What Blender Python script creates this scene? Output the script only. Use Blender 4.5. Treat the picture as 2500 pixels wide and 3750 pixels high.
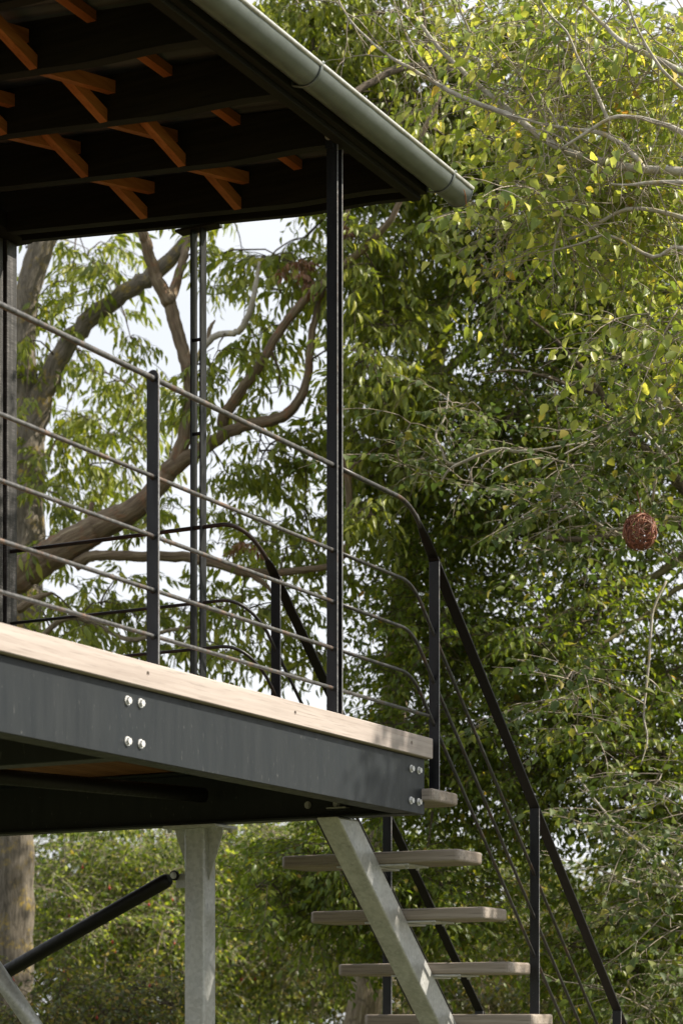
import bpy, bmesh, math, random
import numpy as np
from mathutils import Vector, Matrix
random.seed(7)
rng = np.random.default_rng(11)

for _o in list(bpy.data.objects):
    bpy.data.objects.remove(_o)
SC = bpy.context.scene
COL = SC.collection

# ------------------------------------------------------------------ camera
FPX = 7880.0                                  # focal length in photo pixels
TH = math.atan2(4210.0, FPX)                  # yaw of the building to the lens
CT, ST = math.cos(TH), math.sin(TH)
EYE = 1.6
RIGHT = Vector((ST, -CT, 0)); FWD = Vector((CT, ST, 0)); UP = Vector((0, 0, 1))
cd = bpy.data.cameras.new('camera')
cam = bpy.data.objects.new('camera', cd); COL.objects.link(cam)
cam.location = (0, 0, EYE)
cam.rotation_euler = (math.radians(90), 0, -math.atan2(CT, ST))
cd.sensor_fit = 'HORIZONTAL'; cd.sensor_width = 36.0
cd.lens = FPX / 2500 * 36.0
cd.shift_y = 0.75
cd.clip_start = 0.1; cd.clip_end = 2000
cd.dof.use_dof = True; cd.dof.focus_distance = 8.6; cd.dof.aperture_fstop = 6.3
SC.camera = cam

# ------------------------------------------------------------------ light
SUN = Vector((0.50, -1.0, 1.05)).normalized()
W = bpy.data.worlds.new('World'); SC.world = W; W.use_nodes = True
nt = W.node_tree; nt.nodes.clear()
wo = nt.nodes.new('ShaderNodeOutputWorld'); bg = nt.nodes.new('ShaderNodeBackground')
sky = nt.nodes.new('ShaderNodeTexSky'); sky.sky_type = 'NISHITA'; sky.sun_disc = False
sky.sun_elevation = math.asin(SUN.z); sky.sun_rotation = math.atan2(SUN.x, SUN.y)
sky.air_density = 1.0; sky.dust_density = 1.5
tc = nt.nodes.new('ShaderNodeTexCoord'); mp = nt.nodes.new('ShaderNodeMapping')
mp.inputs['Scale'].default_value = (1, 1, 2.2)
cn = nt.nodes.new('ShaderNodeTexNoise'); cn.inputs['Scale'].default_value = 2.6; cn.inputs['Detail'].default_value = 7
cr = nt.nodes.new('ShaderNodeValToRGB')
cr.color_ramp.elements[0].position = .28; cr.color_ramp.elements[0].color = (.80, .80, .80, 1)
cr.color_ramp.elements[1].position = .62; cr.color_ramp.elements[1].color = (1, 1, 1, 1)
cm = nt.nodes.new('ShaderNodeMixRGB'); cm.inputs[2].default_value = (5.7, 5.8, 5.95, 1)
nt.links.new(tc.outputs['Generated'], mp.inputs[0]); nt.links.new(mp.outputs[0], cn.inputs['Vector'])
nt.links.new(cn.outputs['Fac'], cr.inputs[0]); nt.links.new(cr.outputs[0], cm.inputs[0])
nt.links.new(sky.outputs[0], cm.inputs[1]); nt.links.new(cm.outputs[0], bg.inputs[0])
bg.inputs[1].default_value = 0.1
nt.links.new(bg.outputs[0], wo.inputs[0])
sl = bpy.data.lights.new('sun', 'SUN'); sl.energy = 5.0; sl.angle = math.radians(0.53); sl.color = (1, .91, .76)
so = bpy.data.objects.new('sun', sl); COL.objects.link(so)
so.rotation_euler = SUN.to_track_quat('Z', 'Y').to_euler(); so.location = (6, -8, 12)

SC.view_settings.view_transform = 'Standard'; SC.view_settings.look = 'None'
SC.view_settings.exposure = 0.90; SC.view_settings.gamma = 1.0; SC.view_settings.use_curve_mapping = False
SC.render.engine = 'CYCLES'
SC.cycles.max_bounces = 12; SC.cycles.diffuse_bounces = 8; SC.cycles.glossy_bounces = 3
SC.cycles.transmission_bounces = 4; SC.cycles.sample_clamp_indirect = 6
SC.cycles.use_denoising = True

# ------------------------------------------------------------------ projection helpers (photo pixel at a real distance -> point)
def P(u, v, d):
    return Vector((0, 0, EYE)) + RIGHT * ((u - 1250) / FPX * d) + FWD * d + UP * ((3750 - v) / FPX * d)
K = 2500 / 1568.0
def D(x, y, d):                               # the same for a point read off at 1568 pixels width
    return P(x * K, y * K, d)
def px_m(w, d):                               # width in those pixels -> metres
    return w * K * d / FPX

# ------------------------------------------------------------------ materials
def nmat(name):
    m = bpy.data.materials.new(name); m.use_nodes = True
    n = m.node_tree.nodes; b = n['Principled BSDF']
    return m, m.node_tree, b
def N(t, typ, **kw):
    n = t.nodes.new(typ)
    for k, v in kw.items(): n.inputs[k.replace('_', ' ')].default_value = v
    return n
def ramp(t, fac, stops):
    r = t.nodes.new('ShaderNodeValToRGB'); e = r.color_ramp.elements
    while len(e) < len(stops): e.new(.5)
    for i, (p, c) in enumerate(stops):
        e[i].position = p; e[i].color = (*c, 1) if len(c) == 3 else c
    t.links.new(fac, r.inputs[0]); return r.outputs[0]
def coords(t, scale=(1, 1, 1), rot=(0, 0, 0), src='Object'):
    c = t.nodes.new('ShaderNodeTexCoord'); m = t.nodes.new('ShaderNodeMapping')
    m.inputs['Scale'].default_value = scale; m.inputs['Rotation'].default_value = rot
    t.links.new(c.outputs[src], m.inputs[0]); return m.outputs[0]
def noise(t, vec, scale, detail=5, rough=.55, dist=0):
    n = t.nodes.new('ShaderNodeTexNoise')
    n.inputs['Scale'].default_value = scale; n.inputs['Detail'].default_value = detail
    n.inputs['Roughness'].default_value = rough; n.inputs['Distortion'].default_value = dist
    t.links.new(vec, n.inputs['Vector']); return n.outputs['Fac']
def mix(t, fac, a, b, mode='MIX'):
    n = t.nodes.new('ShaderNodeMixRGB'); n.blend_type = mode
    for s, i in ((fac, 0), (a, 1), (b, 2)):
        if hasattr(s, 'is_linked') or hasattr(s, 'links'): t.links.new(s, n.inputs[i])
        else: n.inputs[i].default_value = s if i == 0 else (*s, 1)
    return n.outputs[0]
def bump(t, b, h, strength=.4, dist=.01):
    n = t.nodes.new('ShaderNodeBump'); n.inputs['Strength'].default_value = strength
    n.inputs['Distance'].default_value = dist
    t.links.new(h, n.inputs['Height']); t.links.new(n.outputs[0], b.inputs['Normal'])
def lnk(t, a, b): t.links.new(a, b)

def steel_black(name, base, rough=.42, spots=(.3, .3, .3), spot_amt=.5, spec=.45):
    m, t, b = nmat(name); b.inputs['Specular IOR Level'].default_value = spec
    v = coords(t, (1, 1, .15)); v2 = coords(t)
    n1 = noise(t, v, 60, 4); n2 = noise(t, v2, 220, 2, .5)
    c = ramp(t, n1, [(.3, tuple(x * .75 for x in base)), (.7, tuple(x * 1.35 for x in base))])
    s = ramp(t, n2, [(.70, (0, 0, 0)), (.80, (spot_amt,) * 3)])
    lnk(t, mix(t, s, c, spots), b.inputs['Base Color'])
    lnk(t, ramp(t, n1, [(.3, (rough - .08,) * 3), (.8, (rough + .15,) * 3)]), b.inputs['Roughness'])
    bump(t, b, n1, .08, .002)
    return m
M_BLACK = steel_black('black painted steel', (.0065, .0072, .0092))
M_HAND = steel_black('black waxed flat bar', (.006, .0058, .006), .5, (.10, .05, .02), .2, .25)

def mk_beam():
    m, t, b = nmat('dark grey primed steel'); b.inputs['Specular IOR Level'].default_value = .32
    v = coords(t, (1, 1, .12)); v2 = coords(t); v3 = coords(t, (1, 1, .35))
    n1 = noise(t, v, 22, 5, .6); n2 = noise(t, v3, 95, 2, .6); n3 = noise(t, v2, 3, 4)
    base = ramp(t, n1, [(.25, (.0065, .009, .011)), (.75, (.0175, .0215, .025))])
    base = mix(t, ramp(t, n3, [(.35, (0, 0, 0)), (.7, (.6, .6, .6))]), base, (.0125, .0165, .020))
    base = mix(t, ramp(t, n2, [(.68, (0, 0, 0)), (.80, (.5, .5, .5))]), base, (.16, .16, .155))
    lnk(t, base, b.inputs['Base Color'])
    lnk(t, ramp(t, n1, [(.3, (.38,) * 3), (.75, (.55,) * 3)]), b.inputs['Roughness'])
    bump(t, b, n2, .12, .002)
    return m
M_BEAM = mk_beam()
def mk_rod(name, a, c, rust, amt):
    m, t, b = nmat(name)
    v = coords(t); n1 = noise(t, v, 14, 6, .7); n2 = noise(t, v, 70, 4, .6)
    base = ramp(t, n2, [(.3, a), (.75, c)])
    f = ramp(t, n1, [(.52, (0, 0, 0)), (.70, (amt,) * 3)])
    lnk(t, mix(t, f, base, rust), b.inputs['Base Color'])
    b.inputs['Metallic'].default_value = .35
    lnk(t, ramp(t, n2, [(.3, (.36,) * 3), (.8, (.6,) * 3)]), b.inputs['Roughness'])
    bump(t, b, n2, .15, .002)
    return m
M_ROD = mk_rod('worn bare steel rod', (.05, .05, .053), (.135, .135, .14), (.25, .125, .06), .6)
M_ROD2 = mk_rod('blackened worn rod', (.016, .016, .018), (.075, .075, .08), (.16, .075, .035), .55)
M_RODB = mk_rod('dark rusty rod', (.02, .015, .014), (.05, .035, .03), (.09, .03, .015), .5)
M_RODK = mk_rod('black steel rod', (.014, .015, .017), (.035, .036, .04), (.10, .045, .02), .35)

def mk_wood(name, dark, mid, light, axis, rough=.75, blot=None, stretch=.035, scale=42, spec=.4):
    m, t, b = nmat(name)
    sc = [1, 1, 1]; sc[axis] = stretch
    v = coords(t, tuple(sc)); v2 = coords(t)
    sc2 = [1, 1, 1]; sc2[axis] = .12
    v3 = coords(t, tuple(sc2))
    n1 = noise(t, v, scale, 6, .62, .35); n2 = noise(t, v, scale * 4, 3, .6); n3 = noise(t, v3, 7, 3)
    c = ramp(t, n1, [(.28, dark), (.5, mid), (.72, light)])
    c = mix(t, ramp(t, n2, [(.30, (.45,) * 3), (.45, (0, 0, 0))]), c, tuple(x * .45 for x in dark))
    if blot: c = mix(t, ramp(t, n3, [(.46, (0, 0, 0)), (.72, (.7,) * 3)]), c, blot)
    oi = t.nodes.new('ShaderNodeObjectInfo')
    hs = t.nodes.new('ShaderNodeHueSaturation'); lnk(t, c, hs.inputs['Color'])
    mr = t.nodes.new('ShaderNodeMapRange'); mr.inputs['To Min'].default_value = .85; mr.inputs['To Max'].default_value = 1.12
    lnk(t, oi.outputs['Random'], mr.inputs['Value']); lnk(t, mr.outputs[0], hs.inputs['Value'])
    lnk(t, hs.outputs[0], b.inputs['Base Color']); b.inputs['Roughness'].default_value = rough; b.inputs['Specular IOR Level'].default_value = spec
    bump(t, b, n1, .25, .004)
    return m
M_OAK = mk_wood('pale weathered oak', (.245, .205, .185), (.335, .29, .268), (.395, .352, .328), 0, .78, (.28, .242, .225))
M_TREAD = mk_wood('grey weathered oak tread', (.16, .132, .112), (.27, .232, .20), (.38, .335, .30), 1, .7, (.22, .17, .13))
M_BOARD = mk_wood('red brown deck board', (.13, .05, .02), (.19, .08, .032), (.24, .115, .05), 0, .7)
M_STRUT = mk_wood('orange larch strut', (.19, .058, .013), (.28, .098, .025), (.36, .145, .043), 0, .6, spec=.2)
M_STAIN = mk_wood('black stained timber', (.006, .0055, .004), (.011, .010, .007), (.018, .0165, .011), 1, .7, spec=.2)
M_STAINX = mk_wood('black stained timber long', (.006, .0055, .004), (.011, .010, .007), (.018, .0165, .011), 0, .7, spec=.2)
def mk_sawn():
    m, t, b = nmat('black rough sawn board')
    v = coords(t, (1, 1, 9)); v2 = coords(t, (1, 1, .05))
    n1 = noise(t, v, 26, 4, .7); n2 = noise(t, v2, 60, 5)
    f = mix(t, .5, n1, n2)
    lnk(t, ramp(t, f, [(.35, (.008, .008, .008)), (.52, (.03, .029, .03)), (.66, (.12, .115, .115))]), b.inputs['Base Color'])
    b.inputs['Roughness'].default_value = .5
    bump(t, b, f, .5, .004)
    return m
M_SAWN = mk_sawn()
def mk_galv(name='galvanised steel', lo=(.34, .348, .345), hi=(.52, .53, .53), tint=(.40, .37, .32)):
    m, t, b = nmat(name)
    v = coords(t); v2 = coords(t, (1, 1, .25))
    vo = t.nodes.new('ShaderNodeTexVoronoi'); vo.inputs['Scale'].default_value = 75; lnk(t, v, vo.inputs['Vector'])
    n1 = noise(t, v2, 16, 6, .65); n2 = noise(t, v, 5, 4)
    f = mix(t, .3, n1, vo.outputs['Color'])
    c = ramp(t, f, [(.3, lo), (.66, hi)])
    c = mix(t, ramp(t, n2, [(.5, (0, 0, 0)), (.75, (.45,) * 3)]), c, tint)
    lnk(t, c, b.inputs['Base Color']); b.inputs['Metallic'].default_value = .25
    lnk(t, ramp(t, n1, [(.3, (.26,) * 3), (.75, (.46,) * 3)]), b.inputs['Roughness'])
    bump(t, b, n1, .1, .003)
    return m
M_GALV = mk_galv()
M_BOLT = mk_galv('bright zinc bolt', (.5, .5, .5), (.72, .72, .72), (.55, .53, .5))
def mk_gutter():
    m, t, b = nmat('grey green zinc gutter')
    v = coords(t, (1, 1, 1)); n1 = noise(t, v, 9, 5, .6); n2 = noise(t, v, 120, 2)
    c = ramp(t, n1, [(.3, (.118, .137, .134)), (.7, (.165, .187, .184))])
    c = mix(t, ramp(t, n2, [(.68, (0, 0, 0)), (.8, (.3,) * 3)]), c, (.38, .40, .39))
    lnk(t, c, b.inputs['Base Color']); b.inputs['Metallic'].default_value = .3
    lnk(t, ramp(t, n1, [(.3, (.27,) * 3), (.7, (.40,) * 3)]), b.inputs['Roughness'])
    w = t.nodes.new('ShaderNodeTexNoise'); w.inputs['Scale'].default_value = 12
    lnk(t, v, w.inputs['Vector']); bump(t, b, w.outputs['Fac'], .12, .01)
    return m
M_GUT = mk_gutter()
M_BEAD = mk_galv('painted highlight gutter bead', (.34, .35, .35), (.52, .53, .53), (.4, .4, .4))  # highlight along the bead put into its colour, paler than the trough
def mk_sheet():
    m, t, b = nmat('dark corrugated sheet')
    n1 = noise(t, coords(t), 5, 5)
    lnk(t, ramp(t, n1, [(.3, (.045, .04, .038)), (.7, (.075, .068, .062))]), b.inputs['Base Color'])
    b.inputs['Roughness'].default_value = .5; b.inputs['Metallic'].default_value = .2
    return m
M_SHEET = mk_sheet()
def mk_bark(name, dark, mid, light, lichen, lam=.5, stretch=.22, scale=34, bstr=.9, crack=.75, along=True):
    m, t, b = nmat(name)
    v2 = coords(t)
    if along:
        at = t.nodes.new('ShaderNodeAttribute'); at.attribute_name = 'bark'
        mp_ = t.nodes.new('ShaderNodeMapping'); mp_.inputs['Scale'].default_value = (1, 1, stretch)
        lnk(t, at.outputs['Vector'], mp_.inputs[0]); v = mp_.outputs[0]
    else: v = coords(t, (1, 1, stretch))
    n1 = noise(t, v, scale, 7, .72, .5); n2 = noise(t, v2, 9, 6, .7); n3 = noise(t, v2, 42, 4, .6)
    vo = t.nodes.new('ShaderNodeTexVoronoi'); vo.feature = 'DISTANCE_TO_EDGE'; vo.inputs['Scale'].default_value = scale * .9
    lnk(t, v, vo.inputs['Vector'])
    c = ramp(t, n1, [(.28, dark), (.5, mid), (.75, light)])
    c = mix(t, ramp(t, vo.outputs['Distance'], [(.0, (crack,) * 3), (.09, (0, 0, 0))]), c, tuple(x * .6 for x in dark))
    lf = mix(t, 1.0, ramp(t, n2, [(.52, (0, 0, 0)), (.66, (lam,) * 3)]), ramp(t, n3, [(.4, (0, 0, 0)), (.58, (1, 1, 1))]), 'MULTIPLY')
    c = mix(t, lf, c, lichen)
    lnk(t, c, b.inputs['Base Color']); b.inputs['Roughness'].default_value = .9
    h = mix(t, .5 * crack, n1, vo.outputs['Distance'])
    bump(t, b, h, bstr, .02)
    return m
M_BARK_ASH = mk_bark('grey brown furrowed bark', (.066, .055, .042), (.165, .142, .11), (.285, .25, .205), (.42, .30, .05), .9, .16, 46, 1.0, .55)
M_BARK_LEAN = mk_bark('weathered brown bare limb', (.06, .040, .025), (.17, .125, .080), (.33, .275, .18), (.26, .115, .055), .8, .10, 44, 1.0, .3)
M_BARK_DK = mk_bark('dark brown bark', (.05, .038, .028), (.11, .085, .062), (.18, .145, .11), (.16, .145, .045), .6)
M_BARK_MOSS = mk_bark('olive mossy bark', (.06, .05, .022), (.13, .115, .05), (.20, .18, .09), (.20, .19, .04), .7, .3, 34, .8, .2)
M_BARK_PALE = mk_bark('pale lichen covered bark', (.20, .18, .15), (.38, .355, .31), (.55, .525, .47), (.42, .32, .06), .85, .6, 30, .4, .0)
M_BARK_TAN = mk_bark('tan peeling bark', (.14, .11, .075), (.27, .22, .155), (.42, .36, .27), (.28, .25, .1), .4, .2, 40)
M_TWIG = mk_bark('thin grey brown twig', (.16, .13, .10), (.29, .25, .20), (.42, .38, .32), (.3, .25, .1), .4, 1, 30, .2, .0, False)
M_TWIGD = mk_bark('thin dark twig', (.04, .03, .02), (.08, .06, .04), (.15, .12, .09), (.15, .13, .05), .4, 1, 30, .2, .0, False)

def mk_leaf(name, stops, trans, tfac=.42, rough=.42, gloss=.5):
    m, t, b = nmat(name)
    g = t.nodes.new('ShaderNodeNewGeometry'); oi = t.nodes.new('ShaderNodeObjectInfo')
    a = t.nodes.new('ShaderNodeMath'); a.operation = 'ADD'
    lnk(t, g.outputs['Random Per Island'], a.inputs[0]); lnk(t, oi.outputs['Random'], a.inputs[1])
    f = t.nodes.new('ShaderNodeMath'); f.operation = 'FRACT'; lnk(t, a.outputs[0], f.inputs[0])
    c = ramp(t, f.outputs[0], stops)
    # leaf undersides are paler
    c2 = mix(t, 1.0, c, trans, 'MULTIPLY')
    under = mix(t, .35, c, (.16, .19, .07))
    cc = mix(t, g.outputs['Backfacing'], c, under)
    lnk(t, cc, b.inputs['Base Color']); b.inputs['Roughness'].default_value = rough
    b.inputs['Specular IOR Level'].default_value = gloss
    tr = t.nodes.new('ShaderNodeBsdfTranslucent'); lnk(t, c2, tr.inputs['Color'])
    mx = t.nodes.new('ShaderNodeMixShader'); mx.inputs[0].default_value = tfac
    lnk(t, b.outputs[0], mx.inputs[1]); lnk(t, tr.outputs[0], mx.inputs[2])
    out = t.nodes['Material Output']; lnk(t, mx.outputs[0], out.inputs['Surface'])
    return m
L_ASH = mk_leaf('long ash leaf', [(0, (.095, .13, .012)), (.5, (.165, .20, .019)), (.9, (.255, .278, .032)), (1, (.30, .29, .045))], (1.9, 1.9, 1.2))
L_DARK = mk_leaf('dark green leaf', [(0, (.058, .096, .011)), (.5, (.116, .164, .018)), (.96, (.215, .25, .032)), (.992, (.26, .21, .03)), (1, (.26, .15, .03))], (2.1, 2.05, .75), .47, .42)
L_FG = mk_leaf('yellow green leaf', [(0, (.12, .175, .028)), (.4, (.225, .275, .045)), (.8, (.36, .385, .075)), (.94, (.50, .48, .10)), (.985, (.55, .42, .06)), (1, (.32, .16, .04))], (1.7, 1.7, 1.1), .46, .42, .5)
L_HAZ = mk_leaf('soft green hazel leaf', [(0, (.050, .082, .024)), (.6, (.088, .122, .034)), (.94, (.16, .175, .04)), (1, (.32, .26, .05))], (1.6, 1.7, 1.0), .35, .55, .3)
L_ROSE = mk_leaf('small rose leaf', [(0, (.045, .08, .009)), (.5, (.090, .135, .015)), (.84, (.23, .28, .036)), (.95, (.42, .47, .09)), (1, (.44, .34, .07))], (1.8, 1.8, 1.0), .46, .5, .4)
L_THICK = mk_leaf('thicket leaf', [(0, (.035, .06, .008)), (.5, (.085, .11, .014)), (.85, (.21, .21, .03)), (1, (.32, .22, .05))], (1.7, 1.6, .9), .4)
L_WOOD = mk_leaf('far woodland leaf', [(0, (.045, .07, .009)), (.6, (.095, .125, .016)), (1, (.24, .26, .04))], (1.8, 1.8, 1.0), .35, .6, .25)
def flat(name, c, rough=.6):
    m, t, b = nmat(name); n1 = noise(t, coords(t), 40, 3)
    lnk(t, ramp(t, n1, [(.3, tuple(x * .75 for x in c)), (.7, tuple(min(1, x * 1.25) for x in c))]), b.inputs['Base Color'])
    b.inputs['Roughness'].default_value = rough; return m
M_HIP = flat('red rose hip', (.38, .03, .025), .35)
def mk_willow():
    m, t, b = nmat('red brown willow rod')
    g = t.nodes.new('ShaderNodeNewGeometry')
    c = ramp(t, g.outputs['Random Per Island'], [(0, (.10, .03, .018)), (.5, (.21, .065, .038)), (.85, (.32, .12, .065)), (1, (.46, .25, .15))])
    lnk(t, c, b.inputs['Base Color']); b.inputs['Roughness'].default_value = .5
    return m
M_WILLOW = mk_willow()
def mk_ground():
    m, t, b = nmat('rough grass ground')
    v = coords(t); n1 = noise(t, v, .6, 6); n2 = noise(t, v, 14, 5, .7)
    c = ramp(t, mix(t, .5, n1, n2), [(.3, (.04, .05, .014)), (.5, (.075, .08, .023)), (.7, (.125, .11, .048))])
    lnk(t, c, b.inputs['Base Color']); b.inputs['Roughness'].default_value = .95
    bump(t, b, n2, .8, .05); return m
M_GROUND = mk_ground()

# ------------------------------------------------------------------ object helpers
def tag(o, label=None, cat=None, group=None, kind=None):
    if label: o['label'] = label
    if cat: o['category'] = cat
    if group: o['group'] = group
    if kind: o['kind'] = kind
    return o
def thing(name, loc, label, cat, group=None):
    o = bpy.data.objects.new(name, None); COL.objects.link(o)
    o.location = loc; o.empty_display_size = .1
    return tag(o, label, cat, group)
def wloc(o):
    v = Vector((0, 0, 0))
    while o is not None: v = v + Vector(o.location); o = o.parent
    return v
class MB:
    def __init__(s): s.v = []; s.f = []; s.sm = []
    def add(s, vs, fs, smooth=False):
        n = len(s.v); s.v += [tuple(x) for x in vs]
        for f in fs: s.f.append(tuple(i + n for i in f)); s.sm.append(smooth)
        return s
    def box(s, x0, x1, y0, y1, z0, z1):
        vs = [(x, y, z) for z in (z0, z1) for y in (y0, y1) for x in (x0, x1)]
        return s.add(vs, [(0, 2, 3, 1), (4, 5, 7, 6), (0, 1, 5, 4), (2, 6, 7, 3), (0, 4, 6, 2), (1, 3, 7, 5)])
    def prism(s, poly, ext):                   # poly: list of 3D points, ext: Vector
        n = len(poly); ext = Vector(ext)
        vs = [Vector(p) for p in poly] + [Vector(p) + ext for p in poly]
        fs = [tuple(range(n - 1, -1, -1)), tuple(range(n, 2 * n))]
        fs += [(i, (i + 1) % n, n + (i + 1) % n, n + i) for i in range(n)]
        return s.add(vs, fs)
    def tube(s, pts, r, n=10, caps=True, wob=0.0, ref=None):
        pts = [Vector(p) for p in pts]; m = len(pts)
        rs = r if isinstance(r, (list, tuple)) else [r] * m
        tan = []
        for i in range(m):
            d = pts[min(i + 1, m - 1)] - pts[max(i - 1, 0)]
            tan.append(d.normalized() if d.length > 1e-9 else Vector((0, 0, 1)))
        a = Vector(ref) if ref else (Vector((0, 0, 1)) if abs(tan[0].z) < .9 else Vector((1, 0, 0)))
        vs = []
        nx = (a - tan[0] * a.dot(tan[0])).normalized()
        for i in range(m):
            nx = (nx - tan[i] * nx.dot(tan[i])); nx = nx.normalized() if nx.length > 1e-6 else tan[i].orthogonal().normalized()
            ny = tan[i].cross(nx)
            ra, rb = rs[i] if isinstance(rs[i], tuple) else (rs[i], rs[i])
            for k in range(n):
                an = 2 * math.pi * k / n
                w = 1 + (wob * random.uniform(-1, 1) if wob else 0)
                vs.append(pts[i] + nx * (math.cos(an) * ra * w) + ny * (math.sin(an) * rb * w))
        fs = [(i * n + k, i * n + (k + 1) % n, (i + 1) * n + (k + 1) % n, (i + 1) * n + k) for i in range(m - 1) for k in range(n)]
        s.add(vs, fs, True)
        if caps:
            o = len(s.v) - len(vs)
            s.f.append(tuple(o + k for k in range(n - 1, -1, -1))); s.sm.append(False)
            s.f.append(tuple(o + (m - 1) * n + k for k in range(n))); s.sm.append(False)
        return s
    def build(s, name, mat, parent=None, bevel=0, seg=2, kind=None):
        off = wloc(parent) if parent else Vector((0, 0, 0))
        me = bpy.data.meshes.new(name)
        me.from_pydata([(x - off.x, y - off.y, z - off.z) for x, y, z in s.v], [], s.f)
        me.polygons.foreach_set('use_smooth', s.sm)
        me.materials.append(mat)
        if bevel:
            bm = bmesh.new(); bm.from_mesh(me)
            es = [e for e in bm.edges if len(e.link_faces) == 2 and e.calc_face_angle(0) > .6]
            bmesh.ops.bevel(bm, geom=es, offset=bevel, segments=seg, affect='EDGES', profile=.5)
            bm.to_mesh(me); bm.free()
        me.update()
        o = bpy.data.objects.new(name, me); COL.objects.link(o)
        if parent: o.parent = parent
        if kind: o['kind'] = kind
        return o
def dup(o, parent, off):                       # a part again at another place, sharing its mesh
    c = o.copy(); COL.objects.link(c); c.parent = parent
    c.location = Vector(o.location) + Vector(off); return c
def hexbolt(mb, c, nrm, r=.0115, h=.009, washer=True):
    nrm = Vector(nrm).normalized(); a = nrm.orthogonal().normalized(); b = nrm.cross(a); c = Vector(c)
    if washer:
        pl = [c + a * math.cos(k * math.pi / 6) * r * 1.35 + b * math.sin(k * math.pi / 6) * r * 1.35 for k in range(12)]
        mb.prism(pl, nrm * .003)
    c2 = c + nrm * .003
    pl = [c2 + a * math.cos(k * math.pi / 3 + .3) * r + b * math.sin(k * math.pi / 3 + .3) * r for k in range(6)]
    mb.prism(pl, nrm * h)
def np_mesh(name, V, T, mat, parent=None, smooth=True, kind='stuff'):
    off = wloc(parent) if parent else Vector((0, 0, 0))
    V = np.asarray(V, dtype=np.float32) - np.array(off, dtype=np.float32); T = np.asarray(T, dtype=np.int32)
    me = bpy.data.meshes.new(name)
    me.vertices.add(len(V)); me.vertices.foreach_set('co', V.ravel())
    me.loops.add(T.size); me.loops.foreach_set('vertex_index', T.ravel())
    me.polygons.add(len(T)); me.polygons.foreach_set('loop_start', np.arange(0, T.size, 3, dtype=np.int32))
    me.polygons.foreach_set('loop_total', np.full(len(T), 3, dtype=np.int32))
    if smooth: me.polygons.foreach_set('use_smooth', np.ones(len(T), dtype=bool))
    me.materials.append(mat); me.update(calc_edges=True)
    o = bpy.data.objects.new(name, me); COL.objects.link(o)
    if parent: o.parent = parent
    if kind: o['kind'] = kind
    return o

# ------------------------------------------------------------------ ground
g = MB()
NG = 24
for i in range(NG + 1):
    for j in range(NG + 1):
        g.v.append(((i / NG - .5) * 900, (j / NG - .5) * 900, 0))
for i in range(NG):
    for j in range(NG):
        a = i * (NG + 1) + j
        g.f.append((a, a + NG + 1, a + NG + 2, a + 1)); g.sm.append(False)
go = g.build('ground', M_GROUND); tag(go, 'rough grassy ground under the raised lodge and trees', 'ground', kind='structure')

M_EDGE = mk_rod('painted sunlit steel edge', (.10, .10, .105), (.26, .26, .27), (.22, .12, .07), .4)
def paint_sunlit_edges(o):                             # sunlight on the bars' narrow sun-side edges, painted in as paler steel
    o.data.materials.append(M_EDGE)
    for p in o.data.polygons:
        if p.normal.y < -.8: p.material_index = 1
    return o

# ================================================================== the raised deck
YF = 3.76                                      # front plane of the deck edge
ZD = EYE + 1.149                               # top of the deck edge
deck = thing('raised_deck', (7.0, 4.6, EYE + .84), 'raised deck of dark steel beams edged with one long pale oak board', 'deck')
# edge board with real screw holes
mb = MB().box(3.2, 7.82, YF, YF + .12, EYE + 1.0665, ZD)
edge = mb.build('edge_board', M_OAK, deck, .003, 1)
cut = MB()
for (u, v) in ((542, 2468), (1081, 2612), (1507, 2722)):
    dd = YF / (ST - CT * (u - 1250) / FPX); q = P(u, v, dd)
    cut.tube([(q.x, YF - .02, q.z), (q.x, YF + .028, q.z)], .0085, 14)
cob = cut.build('cutter', M_OAK, None)
md = edge.modifiers.new('holes', 'BOOLEAN'); md.object = cob; md.operation = 'DIFFERENCE'; md.solver = 'EXACT'
bpy.context.view_layer.update()
dg = bpy.context.evaluated_depsgraph_get()
me2 = bpy.data.meshes.new_from_object(edge.evaluated_get(dg)); edge.modifiers.clear(); edge.data = me2; me2.name = 'edge_board'
bpy.data.objects.remove(cob)
# front channel
YB = YF + .026; ZB = EYE + .8384 * YB / 3.78; ZT = EYE + 1.0645
def channel_x(x0, x1, y, z0, z1, t=.011, fl=.085):     # web at y, flanges toward +y
    poly = [(x0, y, z0), (x0, y + fl, z0), (x0, y + fl, z0 + t), (x0, y + t, z0 + t), (x0, y + t, z1 - t), (x0, y + fl, z1 - t), (x0, y + fl, z1), (x0, y, z1)]
    return MB().prism(poly, (x1 - x0, 0, 0))
fb = channel_x(3.2, 7.795, YB, ZB, ZT).build('front_beam', M_BEAM, deck, .0025, 1)
bt = MB(); hexbolt(bt, (0, 0, 0), (0, -1, 0))
proto_bolt = None
def bolt_at(u, v, y, parent):
    global proto_bolt
    dd = y / (ST - CT * (u - 1250) / FPX); q = P(u, v, dd)
    if proto_bolt is None:
        m_ = MB(); hexbolt(m_, (q.x, y, q.z), (0, -1, 0)); proto_bolt = m_.build('bolt', M_BOLT, parent)
        proto_bolt['_x'] = 0; proto_bolt['q'] = 0
        del proto_bolt['_x']; del proto_bolt['q']
        bolt_at.q0 = Vector((q.x, y, q.z))
        return proto_bolt
    return dup(proto_bolt, parent, Vector((q.x, y, q.z)) - bolt_at.q0)
for (cx, cy) in ((808, 638), (892, 655), (808, 898), (892, 915)):
    bolt_at(cx * .574 + 2, 2200 + cy * .574, YB, fb)
for (cx, cy) in ((1057, 550), (1105, 562), (1055, 753), (1104, 763)):
    bolt_at(900 + cx * .574 - 2, 2500 + cy * .574, YB, fb)
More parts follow.
